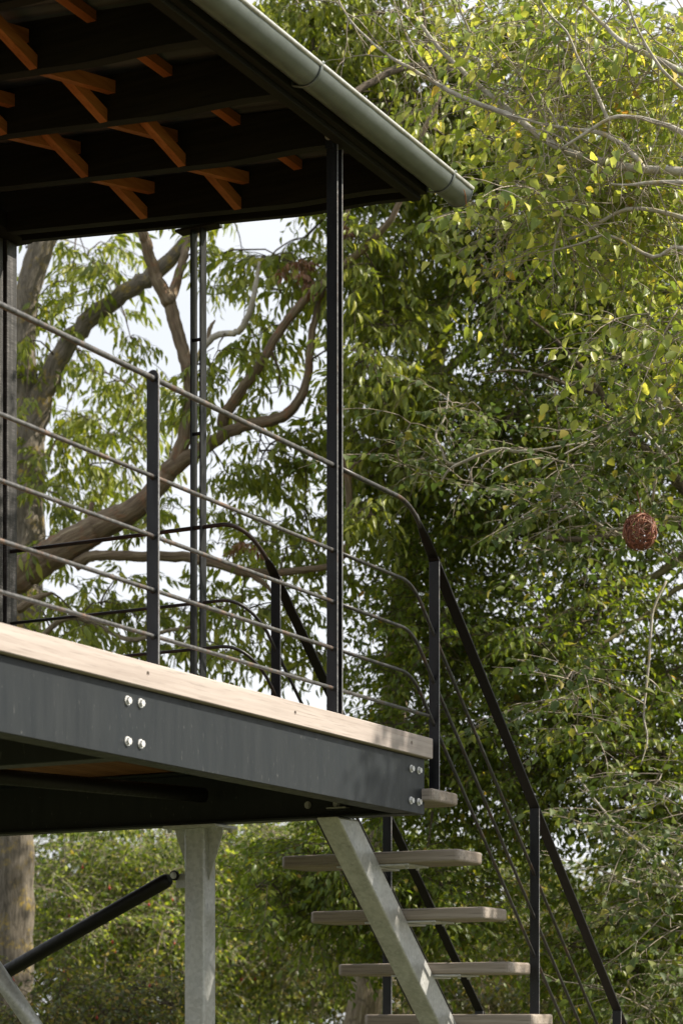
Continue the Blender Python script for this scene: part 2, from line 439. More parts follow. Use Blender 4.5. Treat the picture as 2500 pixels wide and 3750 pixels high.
# end channel along Y, flanges toward -X
def channel_y(x, y0, y1, z0, z1, t=.011, fl=.085, sgn=-1):
    poly = [(x, y0, z0), (x + sgn * fl, y0, z0), (x + sgn * fl, y0, z0 + t), (x + sgn * t, y0, z0 + t), (x + sgn * t, y0, z1 - t), (x + sgn * fl, y0, z1 - t), (x + sgn * fl, y0, z1), (x, y0, z1)]
    return MB().prism(poly, (0, y1 - y0, 0))
YBK = 7.3
eb = channel_y(7.765, YB + .0125, YBK, ZB - .003, ZT - .003).build('end_beam', M_BEAM, deck, .0025, 1)
jo = channel_y(5.68, YB + .0125, YBK, ZB + .004, ZT - .003, sgn=1).build('joist', M_BEAM, deck, .0025, 1)
dup(jo, deck, (-2.05, 0, 0))
channel_x(3.2, 7.75, YBK + .002, ZB, ZT).build('back_beam', M_BEAM, deck, .0025, 1)
for (u, v) in ((900 + 395 * .574, 2500 + 783 * .574), (900 + 577 * .574, 2500 + 775 * .574)):
    dd = 7.752 / (CT + ST * (u - 1250) / FPX); q = P(u, v, dd)
    m_ = MB(); hexbolt(m_, (7.7535, q.y, q.z), (-1, 0, 0)); m_.build('bolt', M_GALV, eb)
# wind brace tube lying flat under the deck
MB().tube([(7.66, 4.745, EYE + .955), (6.6, 5.12, EYE + .955), (5.78, 5.41, EYE + .955)], .031, 16).build('brace_tube', M_HAND, deck)
# deck boards
y = YF + .1235; first = None; k = 0
while y < YBK - .05:
    if first is None:
        first = MB().box(3.2, 7.80, y, y + .135, ZT + .001, ZT + .028).build('deck_board', M_BOARD, deck); y0 = y
    else: dup(first, deck, (0, y - y0, 0))
    y += .142
# far edge board along the deck end
MB().box(7.802, 7.825, 4.60 + .1225, YBK, EYE + 1.07, ZD - .004).build('edge_board', M_OAK, deck, .002, 1)

# ================================================================== support column
colm = thing('support_column', (7.73, 4.83, 0), 'square galvanised steel column with gusset plates carrying the deck end', 'column')
s = .049
ring = []
for (sx, sy) in ((1, 1), (-1, 1), (-1, -1), (1, -1)):
    a0 = math.atan2(sy, sx) - math.pi / 4
    for k in range(5):
        an = a0 + k * math.pi / 8
        ring.append((7.73 + sx * (s - .010) + .010 * math.cos(an), 4.83 + sy * (s - .010) + .010 * math.sin(an), 0.0))
mb = MB().prism(ring, (0, 0, ZB - .020))
for i in range(len(mb.sm)): mb.sm[i] = False
mb.build('shaft', M_GALV, colm)
ZC = ZB - .007
MB().box(7.64, 7.82, 4.70, 4.96, ZC - .012, ZC).build('cap_plate', M_GALV, colm, .001, 1)
MB().box(7.60, 7.86, 4.70, 4.96, 0.0, .014).build('base_plate', M_GALV, colm, .001, 1)
zc = ZC - .012
MB().prism([(7.726, 4.88, zc), (7.726, 4.952, zc), (7.726, 4.948, zc - .02), (7.726, 4.88, zc - .20)], (.008, 0, 0)).build('gusset', M_GALV, colm)
MB().prism([(7.716, 4.7805, zc), (7.716, 4.71, zc), (7.716, 4.712, zc - .02), (7.716, 4.7805, zc - .22)], (.008, 0, 0)).build('gusset', M_GALV, colm)
MB().box(7.72, 7.732, 4.88, 4.945, EYE + .575, EYE + .635).build('lug', M_GALV, colm, .002, 1)
for (x, y) in ((7.665, 4.72), (7.665, 4.94), (7.795, 4.72), (7.795, 4.94)):
    m_ = MB(); hexbolt(m_, (x, y, zc), (0, 0, -1), .010, .012); m_.build('bolt', M_GALV, colm)

colm.location.y -= .024
# diagonal braces
e1 = P(622, 3219, 9.12); e0 = P(-260, 3722, 9.75)
bt = thing('diagonal_brace', e1, 'black diagonal brace tube bolted to a lug on the galvanised column', 'brace', 'diagonal braces between the columns')
dv = (e0 - e1).normalized()
MB().tube([e1, e1 + dv * .012, e1 + dv * .02, e0], [.020, .028, .031, .031], 18).build('tube', M_HAND, bt)
lug = e1 - dv * .03
q = MB(); pl = []
side = dv.cross(Vector((1, 0, 0))).normalized()
for k in range(12):
    an = k * math.pi / 6; pl.append(lug + dv * (.022 * math.cos(an)) + side * (.022 * math.sin(an)) + Vector((-.012, 0, 0)))
q.prism(pl, (.010, 0, 0)); q.build('eye_plate', M_HAND, bt)
q = MB(); hexbolt(q, lug + Vector((-.013, 0, 0)), (-1, 0, 0), .011, .010); q.build('bolt', M_GALV, bt)
f0 = P(-190, 3300, 9.1); f1 = P(330, 4060, 9.1)
bt2 = thing('diagonal_brace', f0, 'grey galvanised brace tube crossing below the black brace at the frame corner', 'brace', 'diagonal braces between the columns')
MB().tube([f0, f1], .037, 18).build('tube', M_GALV, bt2)

# ================================================================== porch roof
roof = thing('porch_roof', (7.0, 4.5, EYE + 3.26), 'black timber porch roof with corrugated sheets and orange herringbone struts', 'roof')
def zr(y): return EYE + 2.8875 + .094 * y      # underside line of the rafters
def rafter_poly(x, y0, y1, dp=.17, taper=.022, drop=0):
    pts = []
    ys = [y0, 3.9, 4.0, 4.08, 4.14, 4.19, 4.24, 4.30, 5.645]
    for yy in ys:
        tt = min(1, max(0, (4.30 - yy) / .45)); tt = tt * tt * (3 - 2 * tt)
        pts.append((x, yy, zr(yy) + taper * tt - drop))
    pts += [(x, 5.645, EYE + 3.504), (x, y1, max(EYE + 3.504, zr(y1))), (x, y1, zr(y1) + dp), (x, y0, zr(y0) + dp)]   # notched over the wall plate
    return pts
RX = [7.53 - .479 * k for k in range(8)]
raf = None
for k, x in enumerate(RX):
    if raf is None:
        raf = MB().prism(rafter_poly(x - .024, 3.772, 7.6), (.048, 0, 0)).build('rafter', M_STAIN, roof)
    else: dup(raf, roof, (x - RX[0], 0, 0))
MB().prism(rafter_poly(7.612, 3.772, 7.6, .20, .022, .004), (.032, 0, 0)).build('barge_board', M_STAIN, roof)
# eave beam, stepped underside
MB().box(3.0, 7.645, 3.728, 3.770, EYE + 3.254, EYE + 3.44).build('eave_beam', M_STAINX, roof, .003, 1)
MB().box(3.0, 7.640, 3.700, 3.7265, EYE + 3.272, EYE + 3.41).build('fascia', M_STAINX, roof, .002, 1)
# corrugated sheets lying on the rafters
def sheet(x0, x1, dz):
    n = int((x1 - x0) / .0127); V = []; F = []
    for i in range(n + 1):
        x = x0 + (x1 - x0) * i / n
        z = .009 * math.sin((x) * 2 * math.pi / .076)
        for yy in (3.772, 7.6): V.append((x, yy, zr(yy) + .183 + z + dz))
    for i in range(n): F.append((2 * i, 2 * i + 2, 2 * i + 3, 2 * i + 1))
    V2 = V + [(x, y, z + .004) for x, y, z in V]; m = len(V)
    F2 = F + [tuple(m + j for j in reversed(f)) for f in F]
    F2 += [(0, 1, m + 1, m), (2 * n + 1, 2 * n, m + 2 * n, m + 2 * n + 1)]
    for i in range(n):
        F2 += [(2 * i, m + 2 * i, m + 2 * i + 2, 2 * i + 2), (2 * i + 1, 2 * i + 3, m + 2 * i + 3, m + 2 * i + 1)]
    return MB().add(V2, F2, True)
for i, (a, b) in enumerate(((2.98, 4.02), (3.95, 4.98), (4.92, 5.94), (5.88, 6.86), (6.79, 7.655))):
    sheet(a, b, .005 * (i % 2)).build('roof_sheet', M_SHEET, roof)
# herringbone struts: one rises, one falls, side by side in every bay
def strut(p0, p1, w=.033, h=.046):
    p0 = Vector(p0); p1 = Vector(p1); ax = (p1 - p0)
    hv = Vector((0, 0, h)); poly = [p0, p0 + Vector((0, w, 0)), p0 + Vector((0, w, h)), p0 + Vector((0, 0, h))]
    return MB().prism(poly, ax)
nog = None; protos = {}
for yy in (4.432, 4.886):
    for k in range(7):
        xa, xb = RX[k + 1] + .0245, RX[k] - .0245
        rise_front = k % 2 == 0
        for rise in (True, False):
            key = (rise, rise_front)
            ys = 4.434 if rise == rise_front else 4.470
            if key not in protos:
                z = zr(4.45); za, zb_ = (.004, .099) if rise else (.110, .001)
                o = strut((xa, ys, z + za), (xb, ys, z + zb_)).build('herringbone_strut', M_STRUT, roof)
                protos[key] = (o, RX[k], 4.432)
            else:
                o, xr, yr0 = protos[key]
                dup(o, roof, (RX[k] - xr, yy - yr0, .094 * (yy - yr0)))
for k in range(7):
    xa, xb = RX[k + 1] + .0245, RX[k] - .0245
    if nog is None:
        nog = strut((xa, 4.188, zr(4.19) + .136), (xb, 4.188, zr(4.19) + .136), .037, .034).build('noggin', M_STRUT, roof)
    else: dup(nog, roof, (RX[k] - RX[0], 0, 0))

# ------------------------------------------------------------------ gutter
gut = thing('rain_gutter', (7.0, 3.64, EYE + 3.33), 'grey green half round metal gutter along the roof edge', 'gutter')
gy, gz, gr = 3.641, EYE + 3.329, .0585
def gutter_mesh(x0, x1, nx):
    prof = []
    for k in range(17):
        an = math.pi + math.pi * k / 16
        prof.append((gy - gr * math.cos(an + math.pi) * -1 if False else gy + gr * math.cos(an), gz + gr * math.sin(an)))
    prof = [(gy + gr * math.cos(math.pi * (1 + k / 16)), gz + gr * math.sin(math.pi * (1 + k / 16))) for k in range(17)]
    V = []; F = []
    for i in range(nx + 1):
        x = x0 + (x1 - x0) * i / nx
        wv = .0007 * math.sin(x * 41) + .0005 * math.sin(x * 97 + 1)
        for (yy, zz) in prof:
            V.append((x, yy + (yy - gy) * wv * 12, zz + (zz - gz) * wv * 12))
    m = 17
    F = [(i * m + k, i * m + k + 1, (i + 1) * m + k + 1, (i + 1) * m + k) for i in range(nx) for k in range(m - 1)]
    n0 = len(V); V2 = V + [(x, gy + (yy - gy) * .975, gz + (zz - gz) * .975) for x, yy, zz in V]
    F2 = F + [tuple(n0 + j for j in reversed(f)) for f in F]
    for i in (0, nx):
        F2 += [(i * m + k, n0 + i * m + k, n0 + i * m + k + 1, i * m + k + 1) for k in range(m - 1)]
    return MB().add(V2, F2, True)
gutter_mesh(2.9, 7.815, 90).build('trough', M_GUT, gut)
MB().tube([(2.9 + 4.915 * i / 30, gy - gr, gz + .004) for i in range(31)], .0085, 12).build('front_bead', M_BEAD, gut)
m_ = MB(); m_.add([(7.8155, gy, gz)] + [(7.8155, gy + gr * math.cos(math.pi * (1 + k / 16)), gz + gr * math.sin(math.pi * (1 + k / 16))) for k in range(17)], [(0, k + 1, k + 2) for k in range(16)])
m_.tube([(7.813, gy + (gr + .001) * math.cos(math.pi * (1 + k / 20)), gz + (gr + .001) * math.sin(math.pi * (1 + k / 20))) for k in range(21)], .0028, 8)
m_.build('end_cap', M_GUT, gut)
def bracket(x):
    pts = [(x, gy + (gr + .0035) * math.cos(math.pi * (1 + k / 18)), gz + (gr + .0035) * math.sin(math.pi * (1 + k / 18))) for k in range(12)]
    pts = [(x, gy - gr - .011, gz + .012)] + pts
    zb = EYE + 3.2795
    pts += [(x, 3.690, zb), (x, 3.6965, zb + .002), (x, 3.6965, zb + .044)]
    V = []
    m = MB(); m.tube(pts, [(.009, .0028)] * len(pts), 8, ref=(1, 0, 0))
    return m
br = None
for x in (6.556, 7.637, 5.475, 4.394, 3.313):
    if br is None: br = bracket(6.556).build('bracket', M_GUT, gut)
    else: dup(br, gut, (x - 6.556, 0, 0))
# a dry twig caught on the gutter end
tw_ = thing('dry_twig', (7.80, gy - .03, gz - .05), 'thin dry brown twig stuck on the outside of the gutter end', 'twig')
MB().tube([(7.735, gy - .0565, gz - .026), (7.765, gy - .050, gz - .039), (7.80, gy - .036, gz - .053), (7.822, gy - .030, gz - .060)], [.0012, .0018, .0016, .001], 6).build('stalk', M_STRUT, tw_)

# ------------------------------------------------------------------ roof posts
FW = .0445
p1 = thing('roof_post', (7.027, 3.78, ZD), 'black twin flat bar post under the middle of the gutter eave', 'post', 'roof posts')
for i, xx in enumerate((7.009, 7.047)):
    paint_sunlit_edges(MB().box(xx - .004, xx + .004, 3.783 - FW / 2, 3.783 + FW / 2, ZD + .0005, EYE + 3.252 + .02 * (i == 0) - .004).build('flat_bar', M_BLACK, p1, .0008, 1))
for z in (.75, 1.55, 2.3):
    MB().tube([(7.0131, 3.786, ZD + z - .4), (7.0429, 3.786, ZD + z - .4)], .007, 8).build('spacer', M_BLACK, p1)
q = MB(); q.box(6.994, 7.0045, 3.772, 3.806, EYE + 3.24, EYE + 3.31); q.build('top_bracket', M_BLACK, p1)
q = MB(); hexbolt(q, (6.994, 3.789, EYE + 3.285), (-1, 0, 0), .012, .008); q.build('bolt', M_GALV, p1)
p2 = thing('roof_post', (7.63, 4.75, ZD), 'black twin flat bar post under the far roof end beside the stairs', 'post', 'roof posts')
for yy in (4.730, 4.775):
    MB().box(7.63 - FW / 2, 7.63 + FW / 2, yy - .004, yy + .004, ZT + .03, zr(4.66) - .0150).build('flat_bar', M_BLACK, p2, .0008, 1)
for v in (1246, 1590):
    zz = EYE + (3750 - v) / FPX * 8.97
    MB().tube([(7.622, 4.7341, zz), (7.622, 4.7709, zz)], .0075, 8).build('spacer', M_BLACK, p2)
MB().box(7.60, 7.66, 4.655, 4.85, zr(4.66) - .0150, zr(4.66) - .0055).build('top_plate', M_STAIN, p2, .001, 1)

# ================================================================== railings
SL = .2255 / .257
def line_z(z0): return lambda x: z0 - SL * (x - 7.87)
def bend_path(z_flat, z_post, x_start, x_end, y, rad=.11, step=.4):
    lz = line_z(z_post)
    xb = 7.87 - (z_flat - z_post) / SL * -1 if False else 7.87 + (z_post - z_flat) / SL
    pts = [Vector((x_start, y, EYE + z_flat))]
    x = x_start + step
    while x < xb - rad - .05: pts.append(Vector((x, y, EYE + z_flat))); x += step
    a = Vector((xb - rad, y, EYE + z_flat)); c = Vector((xb, y, EYE + z_flat))
    dirv = Vector((1, 0, -SL)).normalized(); b = c + dirv * rad
    for k in range(9):
        t = k / 8; pts.append(a * (1 - t) ** 2 + c * (2 * t * (1 - t)) + b * t * t)
    if x_end > b.x + .02: pts.append(Vector((x_end, y, EYE + lz(x_end))))
    return pts
STAIR_X = [7.87, 8.907, 9.935]
ZP = 1.879; RODS = [(1.754, ZP - .300), (1.563, ZP - .493), (1.390, ZP - .665)]
def stair_handrail(y, parent, x0=7.795, x1=10.35):
    # round rod hammered flat, then one flat bar on the stair posts
    d = Vector((1, 0, -SL)).normalized(); nrm = Vector((SL, 0, 1)).normalized()
    def at(x): return Vector((x, y, EYE + ZP + .004 - SL * (x - 7.87)))
    pts = [at(7.70), at(7.725), at(7.75), at(7.78), at(7.80), at(7.83), at(7.87)]
    rr = [(.0085, .0085), (.0075, .010), (.006, .0145), (.0045, .020), (.004, .0225), (.004, .0225), (.004, .0225)]
    mb = MB().tube(pts, rr, 12, ref=tuple(nrm), caps=True)
    poly = []
    a = at(7.862); b = at(x1)
    poly = [a + nrm * .004 + Vector((0, -.0225, 0)), a + nrm * .004 + Vector((0, .0225, 0)), a - nrm * .004 + Vector((0, .0225, 0)), a - nrm * .004 + Vector((0, -.0225, 0))]
    mb.prism(poly, b - a)
    return mb.build('handrail', M_HAND, parent)

fr = thing('front_railing', (5.8, 3.78, ZD), 'near railing of worn steel rods running along the deck edge and down the stairs', 'railing')
yr = 3.78
ba = MB()
def round_top_bar(x, y, z0, z1, w=FW, t=.008):
    poly = [(x, y - w / 2, z0), (x, y + w / 2, z0)]
    for k in range(9):
        an = math.pi * k / 8
        poly.append((x, y + w / 2 * math.cos(an), z1 - w / 2 + w / 2 * math.sin(an)))
    return MB().prism(poly, (t, 0, 0))
bp = round_top_bar(5.796, 3.783, ZD + .0005, EYE + 2.069 + .028).build('baluster', M_BLACK, fr); paint_sunlit_edges(bp)
dup(bp, fr, (-1.25, 0, 0)); dup(bp, fr, (-2.3, 0, 0))
post_proto = None
for i, x in enumerate(STAIR_X):
    zt = EYE + ZP - SL * (x - 7.87); zb = zt - .933
    paint_sunlit_edges(MB().prism([(x, yr - FW / 2, zb), (x, yr + FW / 2, zb), (x, yr + FW / 2, zt - .004), (x, yr - FW / 2, zt - .004)], (.008, 0, 0)).build('stair_post', M_BLACK, fr, .0006, 1))
top = bend_path(2.069, ZP + .004, 3.2, 7.70, yr, .12)
def split_rod(path, r, n, name):
    xs = 7.047; a = [p for p in path if p.x < xs - .06] + [Vector((xs - .004, yr, path[0].z))]
    b = [Vector((xs + .004, yr, path[0].z))] + [p for p in path if p.x > xs + .06]
    MB().tube(a, r, n).build(name, M_ROD, fr); MB().tube(b, r, n).build(name, M_ROD2, fr)
split_rod(top, .0092, 12, 'top_rail')
stair_handrail(yr, fr)
for (zf, zp) in RODS:
    split_rod(bend_path(zf, zp, 3.2, 10.35, yr, .10), .0072, 10, 'rail_rod')
MB().tube([(3.2, yr, EYE + 1.2426), (5, yr, EYE + 1.2426), (6.5, yr, EYE + 1.2426), (7.815, yr, EYE + 1.2426)], .0072, 10).build('rail_rod', M_ROD, fr)
wp = None                                       # weld beads where the rods meet the bars
for z in (2.069, 1.754, 1.563, 1.39, 1.2426):
    for x in (5.796, 7.005):
        if wp is None:
            wp = MB().tube([(x - .007, yr, EYE + z), (x - .003, yr, EYE + z), (x + .001, yr, EYE + z)], [.008, .0115, .013], 9).build('weld_bead', M_BLACK, fr); w0 = Vector((x, 0, z))
        else: dup(wp, fr, Vector((x, 0, z)) - w0)

YR2 = 4.52
bk = thing('back_railing', (7.63, 5.0, ZD), 'far black railing curving from the cabin wall down the back of the stairs', 'railing')
def back_path(zf, zp, x_end):
    lz = line_z(zp)
    pts = [Vector((7.63, 5.715, EYE + zf)), Vector((7.63, 5.2, EYE + zf)), Vector((7.63, 4.80, EYE + zf)), Vector((7.63, 4.70, EYE + zf))]
    a = Vector((7.63, 4.66, EYE + zf)); c = Vector((7.635, YR2 + .01, EYE + zf + .01)); b = Vector((7.80, YR2, EYE + lz(7.80)))
    for k in range(11):
        t = k / 10; pts.append(a * (1 - t) ** 2 + c * (2 * t * (1 - t)) + b * t * t)
    if x_end > 7.82: pts.append(Vector((x_end, YR2, EYE + lz(x_end))))
    return pts
bp2 = back_path(2.069, ZP + .004, 7.7)
MB().tube(bp2, .0092, 12).build('top_rail', M_RODB, bk)
def back_hand():
    nrm = Vector((SL, 0, 1)).normalized()
    def at(x): return Vector((x, YR2, EYE + ZP + .004 - SL * (x - 7.87)))
    pts = [at(7.79), at(7.805), at(7.82), at(7.84), at(7.87)]
    mb = MB().tube(pts, [(.0085, .0085), (.006, .0145), (.0045, .020), (.004, .0225), (.004, .0225)], 12, ref=tuple(nrm))
    a = at(7.862); b = at(10.35)
    poly = [a + nrm * .004 + Vector((0, -.0225, 0)), a + nrm * .004 + Vector((0, .0225, 0)), a - nrm * .004 + Vector((0, .0225, 0)), a - nrm * .004 + Vector((0, -.0225, 0))]
    mb.prism(poly, b - a); return mb.build('handrail', M_HAND, bk)
back_hand()
for (zf, zp) in RODS:
    MB().tube(back_path(zf, zp, 10.35), .0072, 10).build('rail_rod', M_RODK, bk)
for i, x in enumerate(STAIR_X):
    zt = EYE + ZP - SL * (x - 7.87); zb = zt - .933
    paint_sunlit_edges(MB().prism([(x, YR2 - FW / 2, zb), (x, YR2 + FW / 2, zb), (x, YR2 + FW / 2, zt - .004), (x, YR2 - FW / 2, zt - .004)], (.008, 0, 0)).build('stair_post', M_BLACK, bk, .0006, 1))

# ================================================================== staircase
st = thing('staircase', (9.0, 4.15, 0), 'open staircase of thick grey oak treads on one central galvanised stringer', 'staircase')
# stringer: closed box tube along the slope
dz = EYE; yc = 4.15
def upz(x): return EYE - SL * (x - 8.775)
def loz(x): return EYE - SL * (x - 8.590)
xt_u = 8.775 + (EYE - (ZB - .004)) / SL; xt_l = 8.590 + (EYE - (ZB - .004)) / SL
xb_u = 8.775 + EYE / SL; xb_l = 8.590 + EYE / SL
zt = ZB - .004
poly = [(xt_l, yc - .05, zt), (xt_u, yc - .05, zt), (xb_u, yc - .05, .0), (xb_l, yc - .05, .0)]
MB().prism(poly, (0, .1, 0)).build('stringer', M_GALV, st, .008, 3)
tr = brk = None
for k in range(11):
    x = 7.752 + .257 * k; z = EYE + .944 - .2255 * k
    if tr is None:
        mb = MB(); x0, x1, y0, y1, c = x, x + .262, 3.735, 4.585, .028
        poly = [(x0, y0 + c * .3, z - .052), (x0 + c * .3, y0, z - .052), (x1 - c, y0, z - .052), (x1, y0 + c, z - .052), (x1, y1 - c, z - .052), (x1 - c, y1, z - .052), (x0 + c, y1, z - .052), (x0, y1 - c, z - .052)]
        tr = mb.prism(poly, (0, 0, .052)).build('tread', M_TREAD, st, .010, 3)
        b_ = MB().box(x + .005, x + .20, 3.968, 4.306, z - .0605, z - .0525)
        b_.prism([(x - .05, yc - .045, z - .068), (x + .20, yc - .045, z - .068), (x + .20, yc + .045, z - .068), (x - .05, yc + .045, z - .068)], (0, 0, .007))
        brk = b_.build('tread_bracket', M_GALV, tr, .001, 1)
        m_ = MB()
        for (xx, yy) in ((x + .05, 3.995), (x + .15, 3.995), (x + .05, 4.28), (x + .15, 4.28)):
            hexbolt(m_, (xx, yy, z - .0605), (0, 0, -1), .008, .008)
        blt = m_.build('bolts', M_GALV, tr, kind='stuff'); base_tr = tr
    else:
        off = (.257 * k, 0, -.2255 * k)
        t2 = dup(tr, st, off if k > 1 else off); dup(brk, t2, (0, 0, 0)); dup(blt, t2, (0, 0, 0))

base_tr.location.x += .016                     # the top tread stands clear of the end beam
# ================================================================== cabin
cb = thing('cabin', (6.0, 6.2, ZD), 'black stained timber cabin wall at the back of the deck', 'cabin')
MB().box(7.603, 7.676, 5.718, 5.80, ZD - .02, EYE + 3.428).build('corner_post', M_SAWN, cb, .002, 1)
wbp = None
for k in range(26):
    x1 = 7.588 - .142 * k
    if wbp is None: wbp = MB().box(x1 - .132, x1, 5.728, 5.752, ZD - .02, EYE + 3.428).build('wall_board', M_SAWN, cb, .001, 1)
    else: dup(wbp, cb, (-.142 * k, 0, .0))
MB().box(3.9, 7.60, 5.753, 5.80, ZD - .02, EYE + 3.425).build('backing', M_STAIN, cb)
wbp = None
for k in range(12):
    y0 = 5.802 + .142 * k
    if wbp is None: wbp = MB().box(7.645, 7.669, y0, y0 + .132, ZD - .02, EYE + 3.428).build('wall_board', M_SAWN, cb, .001, 1)
    else: dup(wbp, cb, (0, .142 * k, 0))
MB().box(3.6, 7.70, 5.65, 5.82, EYE + 3.43, EYE + 3.502).build('wall_plate', M_STAINX, cb, .004, 1)

# ================================================================== vegetation machinery
def nrmz(a): return a / np.maximum(np.linalg.norm(a, axis=-1, keepdims=True), 1e-9)
def spray_template(r, L, nl, ll, lw, droop, hang, nside=4, flat_=0.0):
    tw = []; frames = []
    n = 7; t = np.linspace(0, 1, n)
    w = r.normal(0, .05, 3)
    main = np.stack([L * t, L * (w[0] * np.sin(3 * t) + w[1] * t), -droop * L * t ** 2 + L * w[2] * np.sin(4 * t) * .6], 1)
    tw.append((main, .0030))
    for i in range(nside):
        t0 = .15 + .7 * (i + r.random() * .6) / nside; s = 1 if i % 2 else -1
        k = t0 * (n - 1); i0 = int(k); p0 = main[i0] + (main[min(i0 + 1, n - 1)] - main[i0]) * (k - i0)
        ang = s * r.uniform(.5, 1.1); l2 = L * r.uniform(.28, .55) * (1.1 - .5 * t0)
        dz = r.normal(0, .25) * (1 - flat_)
        d = np.array([math.cos(ang), math.sin(ang), dz]); d /= np.linalg.norm(d)
        tt = np.linspace(0, 1, 4)[:, None]
        pts = p0 + d * l2 * tt + np.array([0, 0, -droop * 1.1 * l2]) * tt ** 2
        tw.append((pts, .0017))
    tot = sum(np.linalg.norm(np.diff(p, axis=0), axis=1).sum() for p, _ in tw)
    for p, _ in tw:
        ln = np.linalg.norm(np.diff(p, axis=0), axis=1).sum(); m = max(2, int(round(nl * ln / tot)))
        for j in range(m):
            f = (j + .9) / m if j < m - 1 else 1.0
            k = f * (len(p) - 1); i0 = min(int(k), len(p) - 2); q = p[i0] + (p[i0 + 1] - p[i0]) * (k - i0)
            td = p[i0 + 1] - p[i0]; td = td / np.linalg.norm(td)
            sd = np.cross(td, [0, 0, 1.0]); sd = sd / (np.linalg.norm(sd) + 1e-6)
            s = 1 if j % 2 else -1
            a = td * .55 + sd * s * r.uniform(.4, 1.0) + np.array([0, 0, -hang]) * r.uniform(.6, 1.3) + r.normal(0, .25, 3)
            if j == m - 1: a = td + np.array([0, 0, -hang * .8]) + r.normal(0, .2, 3)
            a /= np.linalg.norm(a)
            nn = np.array([0, 0, 1.0]) + r.normal(0, .45, 3); nn = nn - a * nn.dot(a); nn /= np.linalg.norm(nn) + 1e-9
            sc = r.uniform(.72, 1.18)
            frames.append(np.concatenate([q + a * .012, a, nn, [ll * sc, lw * sc * r.uniform(.85, 1.15), r.uniform(.05, .95)]]))
    return tw, np.array(frames)
def tri_tube_np(p, r0, r1, n=3):
    m = len(p); tan = np.gradient(p, axis=0); tan = nrmz(tan)
    a = np.array([.31, .57, .76]); nx = nrmz(a - tan * (tan @ a)[:, None]); ny = np.cross(tan, nx)
    rr = np.linspace(r0, r1, m)[:, None]
    V = []
    for k in range(n):
        an = 2 * math.pi * k / n
        V.append(p + nx * math.cos(an) * rr + ny * math.sin(an) * rr)
    V = np.stack(V, 1).reshape(-1, 3); T = []
    for i in range(m - 1):
        for k in range(n):
            a0 = i * n + k; b0 = i * n + (k + 1) % n; c0 = a0 + n; d0 = b0 + n
            T += [(a0, b0, d0), (a0, d0, c0)]
    return V, np.array(T)
class Style:
    def __init__(s, seed, k, L, nl, ll, lw, droop, hang, lod=8, nside=4, flat_=0.):
        r = np.random.default_rng(seed); s.lod = lod; s.t = []
        for i in range(k):
            tw, fr = spray_template(r, L * r.uniform(.8, 1.2), nl, ll, lw, droop * r.uniform(.6, 1.4), hang, nside, flat_)
            Vs = []; Ts = []; o = 0
            for p, rad in tw:
                V, T = tri_tube_np(p, rad, rad * .4); Vs.append(V); Ts.append(T + o); o += len(V)
            s.t.append((np.concatenate(Vs), np.concatenate(Ts), fr))
LEAF8 = np.array([(0, 3, 2), (0, 2, 1), (1, 2, 5), (1, 5, 4), (2, 3, 6), (2, 6, 5), (4, 5, 8), (4, 8, 7), (5, 6, 9), (5, 9, 8), (7, 8, 10), (8, 9, 10)])
LEAF4 = np.array([(0, 2, 1), (0, 3, 2), (1, 2, 4), (2, 3, 4)])
def leaf_verts(F, lod):
    p, a, n = F[:, 0:3], F[:, 3:6], F[:, 6:9]; l, w, c = F[:, 9:10], F[:, 10:11], F[:, 11:12]
    b = np.cross(n, a); q = lambda t, h, f: p + a * (l * t) + b * (w * .5 * h) + n * (w * f) - n * (l * c * t * t * .6)
    if lod == 8:
        V = np.stack([q(0, 0, 0), q(.16, .66, .14), q(.18, 0, 0), q(.16, -.66, .14), q(.42, 1.0, .22), q(.44, 0, 0), q(.42, -1.0, .22), q(.74, .60, .14), q(.74, 0, 0), q(.74, -.60, .14), q(1, 0, 0)], 1)
        T = LEAF8
    else:
        V = np.stack([q(0, 0, 0), q(.42, 1, .2), q(.42, 0, 0), q(.42, -1, .2), q(1, 0, 0)], 1); T = LEAF4
    m = V.shape[1]
    TT = (T[None] + (np.arange(len(F)) * m)[:, None, None]).reshape(-1, 3)
    return V.reshape(-1, 3), TT
